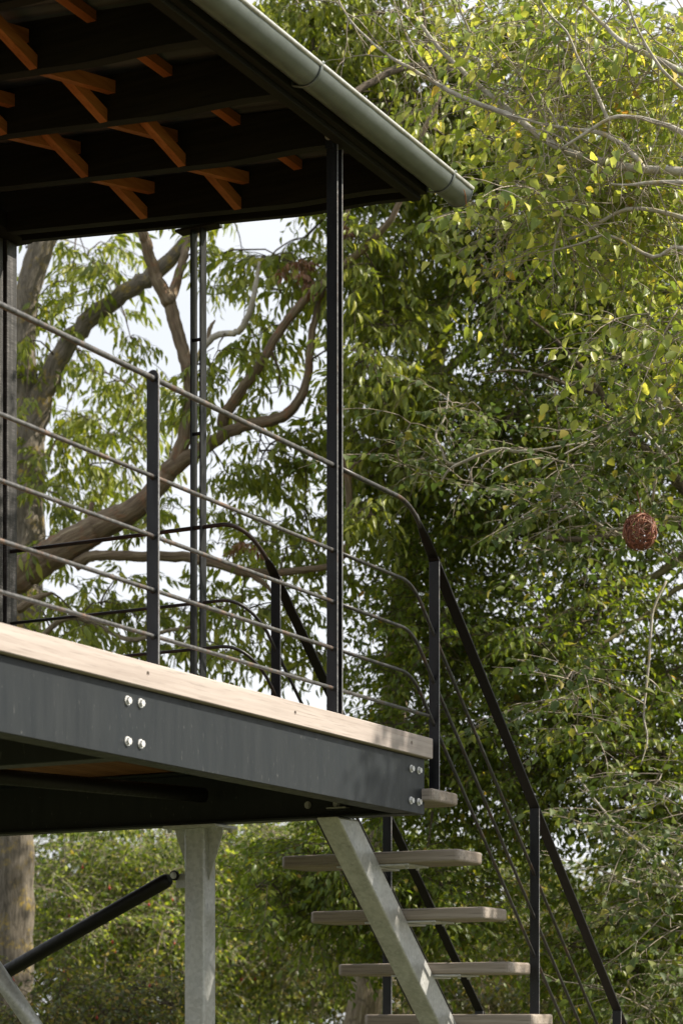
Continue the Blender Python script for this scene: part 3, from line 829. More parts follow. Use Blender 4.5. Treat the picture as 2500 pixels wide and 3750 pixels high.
class Plant:
    def __init__(s, root, leafmat, twigmat, skel):
        s.root = root; s.lm = leafmat; s.tm = twigmat; s.skel = [np.array(p) for p in skel]
        s.fr = {8: [], 4: []}; s.tv = []; s.tt = []; s.to = 0
    def add_tube(s, p, r0, r1, n=3):
        V, T = tri_tube_np(np.asarray(p, float), r0, r1, n); s.tv.append(V); s.tt.append(T + s.to); s.to += len(V)
    def curve(s, a, b, sag, k=6):
        t = np.linspace(0, 1, k)[:, None]; d = np.linalg.norm(b - a)
        w = rng.normal(0, .06 * d, 3)
        return a + (b - a) * t + (np.array([0, 0, sag * d]) + w) * (t * (1 - t)) + rng.normal(0, .012 * d, (k, 3)) * (t > 0) * (t < 1)
    def clump(s, c, rad, n, style, sag=.4, br=.010, connect=True, maxlink=3.0, out=.6, leafscale=1.0, squash=.75, tw=True):
        c = np.asarray(c, float)
        if connect and len(s.skel):
            sk = np.concatenate(s.skel); dd = np.linalg.norm(sk - c, axis=1); i = dd.argmin()
            if dd[i] < maxlink and dd[i] > .05:
                p = s.curve(sk[i], c, sag); s.add_tube(p, br, br * .45, 5)
                if len(s.skel) < 400: s.skel.append(p[2:])
        pos = rng.normal(0, 1, (n, 3)); pos = nrmz(pos) * (rng.random((n, 1)) ** .4) * rad; pos[:, 2] *= squash
        sub = c + pos * .35
        yaw = np.arctan2(pos[:, 1], pos[:, 0]) + rng.normal(0, .8, n); pit = rng.normal(-.05, .35, n) - np.clip(pos[:, 2] / rad, -1, 1) * .3
        for k in range(n):
            if tw and k % 2 == 0: s.add_tube(s.curve(c, sub[k] + pos[k] * .3, .2, 4), .0045, .0028)
        s.sprays(c + pos * .65, yaw, pit, style, rng.uniform(.62, 1.25, n) * leafscale * rng.uniform(.8, 1.2))
    def sprays(s, pos, yaw, pit, style, scale):
        idx = rng.integers(0, len(style.t), len(pos))
        for k in range(len(style.t)):
            m = idx == k
            if not m.any(): continue
            cy, sy, cp, sp = np.cos(yaw[m]), np.sin(yaw[m]), np.cos(pit[m]), np.sin(pit[m])
            R = np.zeros((m.sum(), 3, 3))
            R[:, 0, 0] = cy * cp; R[:, 0, 1] = -sy; R[:, 0, 2] = cy * sp
            R[:, 1, 0] = sy * cp; R[:, 1, 1] = cy; R[:, 1, 2] = sy * sp
            R[:, 2, 0] = -sp; R[:, 2, 2] = cp
            S = scale[m][:, None, None]; O = pos[m][:, None, :]
            V, T, F = style.t[k]
            tv = np.einsum('nij,kj->nki', R, V) * S + O
            s.tv.append(tv.reshape(-1, 3)); s.tt.append((T[None] + (np.arange(len(tv)) * len(V))[:, None, None]).reshape(-1, 3) + s.to); s.to += tv.shape[0] * tv.shape[1]
            G = np.repeat(F[None], len(tv), 0)
            G[:, :, 0:3] = np.einsum('nij,kj->nki', R, F[:, 0:3]) * S + O
            G[:, :, 3:6] = np.einsum('nij,kj->nki', R, F[:, 3:6]); G[:, :, 6:9] = np.einsum('nij,kj->nki', R, F[:, 6:9])
            G[:, :, 9:11] *= S ** .6
            s.fr[style.lod].append(G.reshape(-1, F.shape[1]))
    def build(s, nleaf=0, name='foliage', leafname='leaf'):
        if s.tv: np_mesh('twigs', np.concatenate(s.tv), np.concatenate(s.tt), s.tm, s.root)
        tot = 0
        for lod in (8, 4):
            if not s.fr[lod]: continue
            F = np.concatenate(s.fr[lod])
            if nleaf and lod == 8:                # the leaves that show largest become parts of their own
                q = F[:, :3] - np.array([0, 0, EYE]); dep = q @ np.array(FWD); lat = q @ np.array(RIGHT)
                u = 1250 + FPX * lat / dep; v = 3750 - FPX * q[:, 2] / dep
                inf = (u > 20) & (u < 2480) & (v > 20) & (v < 3730)
                facing = np.abs(np.einsum('ij,ij->i', F[:, 6:9], nrmz(q)))
                size = np.where(inf, F[:, 9] * F[:, 10] * (.3 + facing) / dep ** 2, 0)
                top = np.argsort(-size)[:nleaf]; top = top[size[top] > 0]
                leaf_objects(F[top], s.lm, s.root, leafname)
                F = np.delete(F, top, 0)
            V, T = leaf_verts(F, lod); tot += len(T)
            np_mesh(name, V, T, s.lm, s.root)
        return tot
_leafmesh = {}
def leaf_objects(F, mat, root, name):
    if mat.name not in _leafmesh:
        f = np.array([[0, 0, 0, 1, 0, 0, 0, 0, 1, 1, 1, 0.0]]); f[0, 11] = .25
        V, T = leaf_verts(f, 8)
        me = bpy.data.meshes.new(name); me.from_pydata(V.tolist(), [], T.tolist()); me.polygons.foreach_set('use_smooth', [True] * len(T))
        me.materials.append(mat); me.update(); _leafmesh[mat.name] = me
    me = _leafmesh[mat.name]; off = wloc(root)
    for f in F:
        o = bpy.data.objects.new(name, me); COL.objects.link(o); o.parent = root
        a = Vector(f[3:6]); n = Vector(f[6:9]); b = n.cross(a); l, w = f[9], f[10]; p = Vector(f[:3]) - off
        o.matrix_local = Matrix(((a.x * l, b.x * w, n.x * w, p.x), (a.y * l, b.y * w, n.y * w, p.y), (a.z * l, b.z * w, n.z * w, p.z), (0, 0, 0, 1)))
def smooth(pts, k=5):
    pts = np.array(pts, float); n = len(pts); out = []
    for i in range(n - 1):
        p0, p1, p2, p3 = pts[max(i - 1, 0)], pts[i], pts[i + 1], pts[min(i + 2, n - 1)]
        for j in range(k):
            t = j / k
            out.append(.5 * ((2 * p1) + (-p0 + p2) * t + (2 * p0 - 5 * p1 + 4 * p2 - p3) * t * t + (-p0 + 3 * p1 - 3 * p2 + p3) * t ** 3))
    out.append(pts[-1]); return np.array(out)
def limb(root, pts, d0, mat, name='limb', d1=None, n=12, k=5, wob=.05, jit=.25):
    """pts: (x, y, width) read off the photograph, standing d0..d1 metres away"""
    d1 = d0 if d1 is None else d1; L = []
    for i, (x, y, w) in enumerate(pts):
        d = d0 + (d1 - d0) * i / max(1, len(pts) - 1)
        q = D(x, y, d); L.append((q.x, q.y, q.z, px_m(w, d) / 2))
    S = smooth(L, k)
    S[1:-1, :3] += rng.normal(0, 1, (len(S) - 2, 3)) * S[1:-1, 3:4] * jit * .35
    o = MB().tube([tuple(p) for p in S[:, :3]], [max(.0015, float(r)) for r in S[:, 3]], n, wob=wob).build(name, mat, root)
    ln = np.concatenate([[0], np.cumsum(np.linalg.norm(np.diff(S[:, :3], axis=0), axis=1))]) + rng.uniform(0, 9)
    at = o.data.attributes.new('bark', 'FLOAT_VECTOR', 'POINT'); an = np.arange(n) * 2 * math.pi / n
    B_ = np.zeros((len(S), n, 3)); B_[:, :, 0] = S[:, 3:4] * np.cos(an); B_[:, :, 1] = S[:, 3:4] * np.sin(an); B_[:, :, 2] = ln[:, None]
    at.data.foreach_set('vector', B_.astype(np.float32).ravel())
    return S[:, :3]
def ell(n, x, y, d, rx, ry, rd):                # points spread through an ellipsoid crown; radii in metres
    c = D(x, y, d); q = nrmz(rng.normal(0, 1, (n, 3))) * rng.random((n, 1)) ** (1 / 2.6)
    return np.array(c) + q[:, :1] * rx * np.array(RIGHT) + q[:, 1:2] * ry * np.array(UP) + q[:, 2:3] * rd * np.array(FWD)

def bare_twigs(pl, sk, n, L, r=.0032, inframe=True):
    pts = np.concatenate(sk); q = pts - np.array([0, 0, EYE]); dep = q @ np.array(FWD); u = 1250 + FPX * (q @ np.array(RIGHT)) / dep; v = 3750 - FPX * q[:, 2] / dep
    pts = pts[(u > -100) & (u < 2700) & (v > -300) & (v < 3800)]
    for k in range(n):
        a = pts[rng.integers(len(pts))]; d = nrmz(rng.normal(0, 1, (1, 3)) * np.array([1, 1, .8]))[0]; l = L * rng.uniform(.4, 1.2)
        b = a + d * l + np.array([0, 0, -.25 * l * rng.random()]); c = pl.curve(a, b, .25, 7); pl.add_tube(c, r, r * .35, 4)
        for j in range(3):
            i = rng.integers(2, 6); d2 = nrmz((d + rng.normal(0, .7, 3))[None])[0]
            pl.add_tube(pl.curve(c[i], c[i] + d2 * l * rng.uniform(.2, .5), .2, 5), r * .6, r * .25, 3)

S_ASH = Style(1, 14, .30, 22, .080, .027, .55, .8, 8, 4)
S_DARK = Style(2, 16, .36, 30, .047, .024, .35, .5, 8, 4)
S_FG = Style(3, 12, .40, 12, .053, .035, .30, .75, 8, 4)
S_HAZ = Style(4, 12, .40, 11, .052, .038, .18, .35, 8, 4, .6)
S_ROSE = Style(5, 12, .40, 24, .042, .025, .30, .20, 4, 4)
S_THICK = Style(6, 10, .40, 20, .048, .026, .30, .3, 4, 4)
S_WOOD = Style(7, 8, .9, 26, .12, .07, .3, .3, 4, 4)

# ------------------------------------------------------------------ ash tree behind the cabin
dA = 15.0
ash = thing('ash_tree', D(20, 2352, dA) - Vector((0, 0, EYE)), 'tall ash tree with lichen spotted forked trunk behind the cabin corner', 'tree')
sk = []
b0 = D(18, 2352, dA)
base = [(18, 3000, 150), (18, 2700, 125), (20, 2352, 108), (24, 2150, 104), (30, 1920, 98), (40, 1650, 92), (52, 1400, 88), (60, 1150, 84), (64, 1000, 74), (62, 900, 58), (56, 800, 50), (60, 700, 54), (80, 610, 58), (103, 545, 56), (150, 440, 54), (190, 300, 44), (210, 120, 30)]
sk.append(limb(ash, base, dA, M_BARK_ASH, 'trunk', n=20, k=6, wob=.03, jit=.1))
sk.append(limb(ash, [(70, 1010, 62), (92, 930, 54), (130, 835, 46), (195, 742, 42), (270, 685, 39), (335, 640, 38), (400, 588, 33), (450, 525, 30), (510, 440, 26), (560, 330, 18)], dA, M_BARK_ASH, d1=14.6))
sk.append(limb(ash, [(62, 900, 26), (40, 800, 20), (10, 720, 16), (-40, 640, 12)], dA, M_BARK_ASH))
pa = Plant(ash, L_ASH, M_TWIGD, sk)
CL = [(200, 590, 60), (255, 640, 52), (165, 645, 36), (80, 690, 44), (115, 735, 46), (160, 800, 50), (205, 850, 50), (300, 775, 26), (335, 835, 30), (285, 725, 20), (90, 860, 40), (265, 875, 48), (320, 900, 44), (150, 950, 55), (225, 965, 55), (280, 1000, 52), (350, 940, 40), (120, 1060, 55), (200, 1070, 55), (285, 1075, 50), (100, 1130, 46), (165, 1160, 50), (240, 1140, 42), (70, 780, 36), (190, 700, 40), (300, 1010, 36), (340, 1040, 36), (60, 570, 30), (240, 560, 40), (140, 1000, 40), (60, 930, 30)]
for (x, y, r) in CL:
    pa.clump(D(x, y, dA + rng.uniform(-.5, 1.6)), px_m(r, dA), int(2 + r * r / 470), S_ASH, .5, .008, out=1)
for c in ell(26, 150, 250, 15.2, 1.6, .9, 1.2): pa.clump(c, .35, 9, S_ASH)
pa.build(60)

# ------------------------------------------------------------------ leaning tree across the middle
dL = 13.4
lean = thing('leaning_tree', D(-200, 2352, dL) - Vector((0, 0, EYE)), 'leaning tree with thick bare torn limb crossing behind the railing', 'tree')
sk = []
sk.append(limb(lean, [(-330, 3050, 120), (-300, 2600, 104), (-260, 2100, 96), (-190, 1650, 90), (-110, 1460, 83), (-30, 1375, 78), (40, 1325, 74), (100, 1285, 72), (170, 1245, 69), (235, 1208, 64), (310, 1168, 52), (365, 1115, 43), (408, 1050, 36), (430, 970, 31), (438, 900, 30), (430, 845, 30), (412, 780, 30), (396, 720, 31), (386, 680, 27)], dL, M_BARK_LEAN, 'trunk', n=20, k=6, wob=.045, jit=.16))
sk.append(limb(lean, [(390, 695, 36), (362, 645, 30), (346, 600, 27), (336, 560, 25), (324, 520, 23), (300, 420, 18), (270, 300, 12)], dL, M_BARK_LEAN, k=5, wob=.06, jit=.24, d1=13.2))
sk.append(limb(lean, [(388, 692, 30), (404, 650, 23), (418, 605, 20), (428, 560, 18), (440, 500, 15), (470, 400, 10)], dL, M_BARK_LEAN, k=5, wob=.06, jit=.24, d1=13.8))
bC = [(385, 1085, 44), (430, 1052, 34), (475, 1025, 30), (520, 995, 29), (560, 978, 27), (605, 968, 26), (645, 958, 25), (680, 928, 23), (703, 880, 20), (712, 815, 18), (718, 755, 17), (735, 690, 15), (760, 610, 13), (790, 520, 11), (810, 420, 9)]
sk.append(limb(lean, bC, dL, M_BARK_LEAN, k=5, wob=.06, jit=.24, d1=13.0))
bD = [(508, 1005, 24), (514, 955, 27), (535, 925, 26), (560, 888, 24), (592, 845, 23), (622, 795, 21), (655, 742, 20), (700, 690, 19), (745, 650, 18), (790, 610, 17), (840, 566, 17), (880, 525, 15), (910, 480, 14), (940, 400, 12), (970, 310, 10), (1010, 220, 8)]
sk.append(limb(lean, bD, dL, M_BARK_LEAN, k=5, wob=.06, jit=.24, d1=12.6))
sk.append(limb(lean, [(170, 1300, 30), (205, 1280, 26), (240, 1276, 23), (330, 1278, 24), (420, 1279, 24), (495, 1293, 24), (565, 1314, 23), (640, 1316, 18), (700, 1309, 16), (755, 1300, 15), (790, 1275, 14), (803, 1210, 16), (801, 1130, 17), (796, 1080, 18), (792, 1050, 16)], dL, M_BARK_LEAN, k=5, wob=.06, jit=.24, d1=12.8))
sk.append(limb(lean, [(800, 1080, 12), (812, 1066, 9), (822, 1062, 4)], 12.8, M_BARK_LEAN, 'stub', n=8))
sk.append(limb(lean, [(570, 1314, 16), (600, 1335, 14), (618, 1352, 9), (628, 1372, 4)], 13.1, M_BARK_LEAN, 'stub', n=8))
sk.append(limb(lean, [(432, 860, 16), (455, 820, 14), (478, 785, 15), (505, 768, 15), (542, 764, 15), (560, 745, 15), (575, 710, 14), (586, 660, 12), (596, 600, 7)], dL, M_BARK_PALE, 'dead_branch', d1=13.0, n=10))
sk.append(limb(lean, [(478, 785, 10), (482, 755, 10), (494, 735, 4)], 13.3, M_BARK_LEAN, 'stub', n=8))
sk.append(limb(lean, [(196, 1238, 16), (204, 1195, 11), (212, 1155, 12)], dL, M_BARK_LEAN, 'stub', n=8))
sk.append(limb(lean, [(40, 1400, 22), (90, 1372, 16), (120, 1362, 6)], 13.2, M_BARK_LEAN, 'stub', n=8))
sk.append(limb(lean, [(620, 800, 8), (640, 850, 5), (645, 900, 3)], 13.2, M_BARK_LEAN, 'stub', n=6))
# lower mossy branches
sk.append(limb(lean, [(-60, 1600, 20), (60, 1500, 16), (150, 1420, 14), (230, 1440, 12), (300, 1470, 11), (380, 1450, 9), (450, 1440, 7)], 14.0, M_BARK_TAN, d1=13.6, n=8))
pl_ = Plant(lean, L_ASH, M_TWIGD, sk)
CL = [(120, 1235, 46), (350, 1200, 36), (400, 1165, 44), (60, 1340, 36), (170, 1345, 55), (230, 1385, 60), (120, 1405, 44), (300, 1405, 60), (190, 1450, 55), (360, 1425, 52), (420, 1405, 52), (420, 1480, 52), (340, 1495, 50), (500, 1395, 50), (560, 1405, 52), (580, 1480, 52), (520, 1500, 52), (470, 1330, 36), (400, 965, 50), (70, 1460, 44), (270, 1330, 40),
      (500, 585, 46), (560, 600, 34), (620, 590, 52), (680, 605, 52), (700, 545, 46), (640, 665, 42), (700, 705, 40), (560, 730, 30), (600, 835, 30), (640, 800, 24), (600, 765, 34), (500, 805, 44), (525, 870, 44), (480, 930, 46), (560, 945, 42), (640, 890, 30), (620, 1020, 44), (590, 1060, 50), (520, 1085, 52), (580, 1125, 52), (650, 1115, 52), (700, 1065, 46), (715, 985, 40), (700, 1180, 52), (620, 1200, 40), (540, 1180, 46), (500, 1250, 40), (660, 1255, 40), (725, 1285, 50), (700, 1400, 52), (640, 1385, 42), (725, 1500, 52), (680, 1460, 46), (540, 660, 30), (740, 600, 40), (480, 660, 36)]
for (x, y, r) in CL:
    pl_.clump(D(x, y, dL + rng.uniform(-.3, 1.4)), px_m(r, dL), int(2 + r * r / 460), S_ASH, .4, .007)
CL2 = [(830, 560, 50), (870, 620, 60), (850, 720, 60), (840, 830, 60), (870, 900, 60), (905, 1000, 50), (830, 980, 50), (900, 760, 60), (930, 660, 60), (830, 1100, 44), (850, 1180, 46), (930, 560, 60), (960, 860, 60)]
for (x, y, r) in CL2:
    for j in range(2): pl_.clump(D(x + rng.uniform(-20, 20), y + rng.uniform(-20, 20), 13.2 + rng.uniform(-.6, 1.4)), px_m(r, dL), int(5 + r * r / 330), S_ASH, .4, .007)
for c in ell(60, 900, 180, 13.6, 1.0, 1.0, 1.0): pl_.clump(c, .28, 9, S_ASH)
for c in ell(14, 720, 20, 13.8, .45, .35, .5): pl_.clump(c, .26, 8, S_ASH)
L_SEED = mk_leaf('brown ash key', [(0, (.12, .05, .02)), (1, (.24, .12, .05))], (1.5, 1.2, .8), .3)
pl_.build(200)
ps = Plant(lean, L_SEED, M_TWIGD, [])
for (x, y, r) in ((690, 590, 20), (700, 640, 14), (665, 605, 14), (800, 530, 12), (560, 1245, 12)):
    ps.clump(D(x, y, dL - .3), px_m(r, dL), 3, S_ASH, connect=False, leafscale=.5)
ps.build(name='seed_bunches')

# ------------------------------------------------------------------ big dark tree on the right
dT = 13.5
dark = thing('cherry_tree', D(815, 2352, 14.6) - Vector((0, 0, EYE)), 'dense dark green tree filling the right half behind the stairs', 'tree')
sk = []
sk.append(limb(dark, [(770, 3100, 120), (800, 2700, 100), (828, 2352, 84), (850, 2200, 78), (880, 1900, 70), (905, 1600, 66), (925, 1400, 62), (950, 1150, 56), (985, 900, 50), (1020, 700, 44), (1045, 560, 36), (1075, 400, 28), (1110, 200, 18)], 14.6, M_BARK_TAN, 'trunk', n=16, k=5, wob=.05, jit=.15))
sk.append(limb(dark, [(2300, 3100, 170), (2200, 2500, 150), (2080, 2000, 130), (1900, 1600, 95), (1750, 1350, 70), (1600, 1275, 30), (1500, 1325, 17), (1420, 1350, 14), (1330, 1390, 11), (1240, 1440, 7)], 13.6, M_BARK_MOSS, 'limb', d1=12.6))
sk.append(limb(dark, [(1700, 1330, 22), (1568, 1345, 14), (1500, 1400, 12), (1440, 1440, 10), (1380, 1480, 8), (1300, 1500, 5)], 12.9, M_BARK_MOSS, d1=12.4))
sk.append(limb(dark, [(1760, 1360, 40), (1720, 1260, 34), (1640, 1205, 26), (1480, 1212, 20), (1350, 1238, 14), (1250, 1234, 10)], 13.2, M_BARK_DK, d1=12.6))
sk.append(limb(dark, [(1740, 1340, 36), (1640, 1210, 30), (1560, 1110, 26), (1450, 1000, 20), (1400, 935, 18), (1372, 890, 14), (1330, 840, 11), (1270, 775, 8), (1220, 735, 5)], 12.8, M_BARK_DK, d1=12.3))
sk.append(limb(dark, [(1372, 905, 12), (1310, 885, 9), (1240, 862, 7), (1170, 850, 5), (1090, 862, 3)], 12.6, M_BARK_DK, d1=12.2))
sk.append(limb(dark, [(1905, 1610, 70), (1990, 1300, 62), (1960, 1050, 56), (1880, 900, 50), (1700, 800, 40), (1500, 650, 30), (1300, 480, 20), (1180, 330, 12)], 14.2, M_BARK_DK, d1=13.4))
sk.append(limb(dark, [(985, 900, 24), (1080, 800, 18), (1180, 740, 12), (1270, 700, 8)], 14.4, M_BARK_TAN, d1=13.2))
sk.append(limb(dark, [(1045, 570, 20), (1140, 430, 14), (1220, 300, 10), (1300, 150, 6)], 14.6, M_BARK_TAN, d1=13.4))
sk.append(limb(dark, [(1960, 1730, 54), (1850, 1745, 46), (1700, 1800, 36), (1568, 1870, 26), (1460, 1840, 20), (1390, 1790, 14), (1340, 1735, 10)], 13.2, M_BARK_DK, d1=12.6))
sk.append(limb(dark, [(930, 1500, 24), (1050, 1620, 16), (1180, 1690, 12), (1300, 1750, 8)], 14.4, M_BARK_TAN, d1=13.2))
sk.append(limb(dark, [(790, 230, 18), (840, 196, 16), (895, 165, 16), (960, 150, 14), (1040, 162, 12), (1120, 170, 9)], 12.6, M_BARK_DK, d1=12.9))
pd_ = Plant(dark, L_DARK, M_TWIGD, sk)
def fill(pl, cnt, zone, style, rad=(.30, .55), ns=(9, 16), **kw):
    for c in ell(cnt, *zone): pl.clump(c, rng.uniform(*rad), int(rng.integers(*ns)), style, .35, .008, **kw)
fill(pd_, 96, (1370, 900, 13.4, 1.0, 1.15, 1.1), S_DARK)
fill(pd_, 56, (1340, 1480, 13.4, 1.25, 1.0, 1.1), S_DARK)
fill(pd_, 36, (1010, 1250, 13.9, .55, 1.3, .7), S_DARK)
fill(pd_, 60, (1340, 350, 13.8, 1.4, .9, 1.0), S_DARK)
fill(pd_, 18, (1190, 620, 14.1, .36, .8, .6), S_DARK)
fill(pd_, 32, (1050, 1780, 13.6, .8, .55, .8), S_DARK)
fill(pd_, 34, (1470, 1760, 13.0, .8, .6, .8), S_DARK)
fill(pd_, 36, (840, 2080, 12.9, .75, .36, .5), S_DARK)
fill(pd_, 22, (1500, 2160, 13.0, .6, .42, .5), S_DARK)
# the crown goes on to the right of the picture and up, and shades what is seen of it
fill(pd_, 50, (2350, 1150, 13.5, 2.2, 2.1, 1.8), S_DARK, (.4, .6), (9, 13), leafscale=1.7, tw=False)
bare_twigs(pd_, sk, 70, .5, .0035)
pd_.build(300)

# ------------------------------------------------------------------ pale barked tree reaching in from the right
dF = 9.6
fg = thing('birch_tree', P(5200, 3750, 9.0) - Vector((0, 0, EYE)), 'yellowing pale barked tree reaching in from the upper right', 'tree')
sk = []
sk.append(limb(fg, [(3262, 3200, 180), (3200, 2352, 165), (3080, 1500, 140), (2900, 950, 115), (2500, 620, 80), (2100, 480, 38), (1820, 420, 27), (1568, 394, 20), (1480, 388, 18), (1420, 379, 18), (1360, 365, 17), (1300, 346, 16), (1245, 315, 15), (1190, 272, 13), (1150, 235, 12), (1108, 203, 10), (1060, 160, 10), (1010, 112, 9), (970, 60, 8), (930, 8, 7), (890, -60, 6)], 9.0, M_BARK_PALE, 'trunk', d1=9.9, n=14, wob=.04, jit=.12))
def fl(p, d0=9.4, d1=9.7, n=8): sk.append(limb(fg, p, d0, M_BARK_PALE, 'branch', d1=d1, n=n, k=4, wob=.06, jit=.3))
fl([(1192, 274, 14), (1150, 256, 12), (1100, 238, 11), (1040, 212, 10), (1000, 190, 9), (950, 160, 8), (900, 132, 7), (850, 92, 5), (800, 40, 4), (770, -20, 3)])
fl([(2000, 460, 40), (1750, 260, 24), (1568, 166, 15), (1500, 130, 13), (1435, 100, 11), (1390, 60, 9), (1340, 10, 7)], 9.0, 9.4)
fl([(1480, 390, 14), (1440, 340, 11), (1373, 304, 10), (1310, 296, 8), (1240, 282, 6), (1160, 262, 4)], 9.2, 9.4)
fl([(1830, 420, 20), (1700, 370, 17), (1560, 300, 13), (1470, 270, 10), (1400, 272, 9), (1320, 320, 7), (1280, 345, 4)], 9.0, 9.2)
fl([(1400, 285, 9), (1365, 204, 8), (1341, 160, 7), (1321, 120, 6), (1301, 72, 5), (1261, 30, 4), (1230, -20, 3)], 9.2, 9.0)
fl([(1330, 345, 8), (1290, 300, 6), (1265, 260, 5), (1240, 215, 3)], 9.4, 9.3)
fl([(1570, 418, 12), (1500, 418, 9), (1440, 424, 6), (1395, 420, 3)], 9.0, 9.1)
fl([(2350, 560, 34), (2000, 580, 26), (1700, 560, 18), (1568, 500, 12), (1440, 480, 9), (1330, 540, 7), (1260, 560, 4)], 9.2, 9.6)
fl([(1340, 430, 6), (1300, 480, 5), (1278, 540, 5), (1270, 600, 4), (1290, 640, 3)], 9.4, 9.6)
fl([(2520, 640, 32), (2100, 740, 24), (1700, 700, 15), (1568, 570, 10), (1500, 590, 8), (1400, 540, 6), (1330, 560, 5), (1270, 575, 3)], 9.1, 9.4)
fl([(1760, 268, 12), (1640, 240, 9), (1540, 180, 8), (1470, 80, 6), (1440, 0, 5)], 8.9, 8.8)
fl([(1050, 150, 7), (1080, 90, 6), (1060, 30, 5), (1040, -20, 4)], 9.8, 9.7)
fl([(1000, 190, 5), (940, 90, 4), (900, 20, 3)], 9.8, 9.9)
pf = Plant(fg, L_FG, M_TWIG, sk)
for c in ell(46, 1420, 190, 9.8, .60, .50, .6): pf.clump(c, rng.uniform(.14, .24), int(rng.integers(3, 7)), S_FG, .3, .005)
for c in ell(18, 1180, 90, 10.0, .5, .30, .4): pf.clump(c, rng.uniform(.12, .2), int(rng.integers(2, 5)), S_FG, .3, .004)
for c in ell(30, 1400, 520, 9.9, .5, .30, .5): pf.clump(c, rng.uniform(.14, .22), int(rng.integers(4, 7)), S_FG, .3, .004)
for c in ell(10, 1130, 480, 9.7, .3, .3, .4): pf.clump(c, rng.uniform(.10, .16), int(rng.integers(2, 4)), S_FG, .3, .003)
for c in ell(10, 1530, 820, 9.2, .12, .3, .3): pf.clump(c, rng.uniform(.10, .18), int(rng.integers(3, 5)), S_FG, .3, .003)
# rest of its crown, beyond the right edge of the picture
for c in ell(24, 2750, 150, 9.2, .9, .9, 1.3): pf.clump(c, rng.uniform(.25, .4), int(rng.integers(7, 11)), S_FG, .3, .006, leafscale=1.3, tw=False)
for c in ell(20, 2600, 40, 8.5, .50, .40, .35): pf.clump(c, rng.uniform(.12, .2), int(rng.integers(4, 7)), S_FG, .3, .005)
bare_twigs(pf, sk, 120, .42)
pf.build(300)

# ------------------------------------------------------------------ hazel in front of the dark tree
hz = thing('hazel_bush', P(3400, 3750, 10.2) - Vector((0, 0, EYE)), 'sparse hazel with soft round leaves and pale bending stems at right', 'shrub')
sk = []
def hl(p, d0=10.4, d1=10.6): sk.append(limb(hz, p, d0, M_BARK_PALE, 'stem', d1=d1, n=8, k=4, wob=.05, jit=.25))
hl([(2133, 3000, 30), (2100, 2352, 26), (1950, 1800, 22), (1760, 1250, 16), (1600, 980, 12), (1508, 880, 9), (1522, 955, 9), (1521, 1010, 8), (1510, 1070, 8), (1498, 1150, 7)], 10.2, 10.4)
hl([(1540, 1060, 8), (1440, 960, 6), (1380, 1000, 5), (1290, 1046, 4), (1240, 1080, 3)], 10.4, 10.3)
hl([(1350, 1015, 3), (1250, 1030, 5), (1190, 1037, 8), (1155, 1031, 8), (1111, 1042, 8), (1070, 1058, 7), (1032, 1078, 6), (1010, 1110, 3)], 10.5, 10.6)
hl([(1050, 1066, 5), (1024, 1060, 6), (1012, 1028, 6), (1000, 1000, 5), (1020, 960, 4), (1030, 900, 3)], 10.6, 10.7)
hl([(1530, 1335, 5), (1500, 1400, 6), (1493, 1470, 6), (1488, 1540, 6), (1478, 1640, 5), (1486, 1700, 4), (1470, 1760, 2)], 10.6, 10.5)
hl([(1900, 2150, 16), (1700, 2060, 12), (1568, 2020, 9), (1470, 1940, 7), (1400, 1880, 5), (1330, 1790, 4)], 11.3, 11.4)
hl([(1750, 2100, 10), (1568, 2040, 8), (1480, 2030, 6), (1380, 2000, 4), (1400, 1990, 3)], 11.2, 11.3)
hl([(1500, 1200, 6), (1400, 1215, 5), (1330, 1180, 4), (1230, 1230, 3)], 10.4, 10.3)
ph = Plant(hz, L_HAZ, M_TWIG, sk)
for c in ell(22, 1340, 1130, 10.5, .55, .42, .5): ph.clump(c, rng.uniform(.12, .2), int(rng.integers(2, 5)), S_HAZ, .15, .003)
for c in ell(12, 1010, 1000, 10.7, .28, .26, .3): ph.clump(c, rng.uniform(.10, .16), int(rng.integers(2, 4)), S_HAZ, .15, .003, leafscale=.7)
for c in ell(20, 1540, 1950, 11.4, .40, .45, .4): ph.clump(c, rng.uniform(.12, .2), int(rng.integers(3, 6)), S_HAZ, .15, .003)
for c in ell(9, 1380, 1560, 10.4, .5, .4, .5): ph.clump(c, rng.uniform(.12, .2), int(rng.integers(2, 4)), S_HAZ, .15, .003)
for c in ell(16, 1560, 860, 10.0, .2, .4, .4): ph.clump(c, rng.uniform(.12, .2), int(rng.integers(3, 5)), S_HAZ, .15, .003)
for c in ell(9, 1560, 2240, 11.8, .36, .3, .4): ph.clump(c, rng.uniform(.14, .22), int(rng.integers(4, 7)), S_HAZ, .15, .003)
bare_twigs(ph, sk, 18, .35, .0024)
ph.build(300)

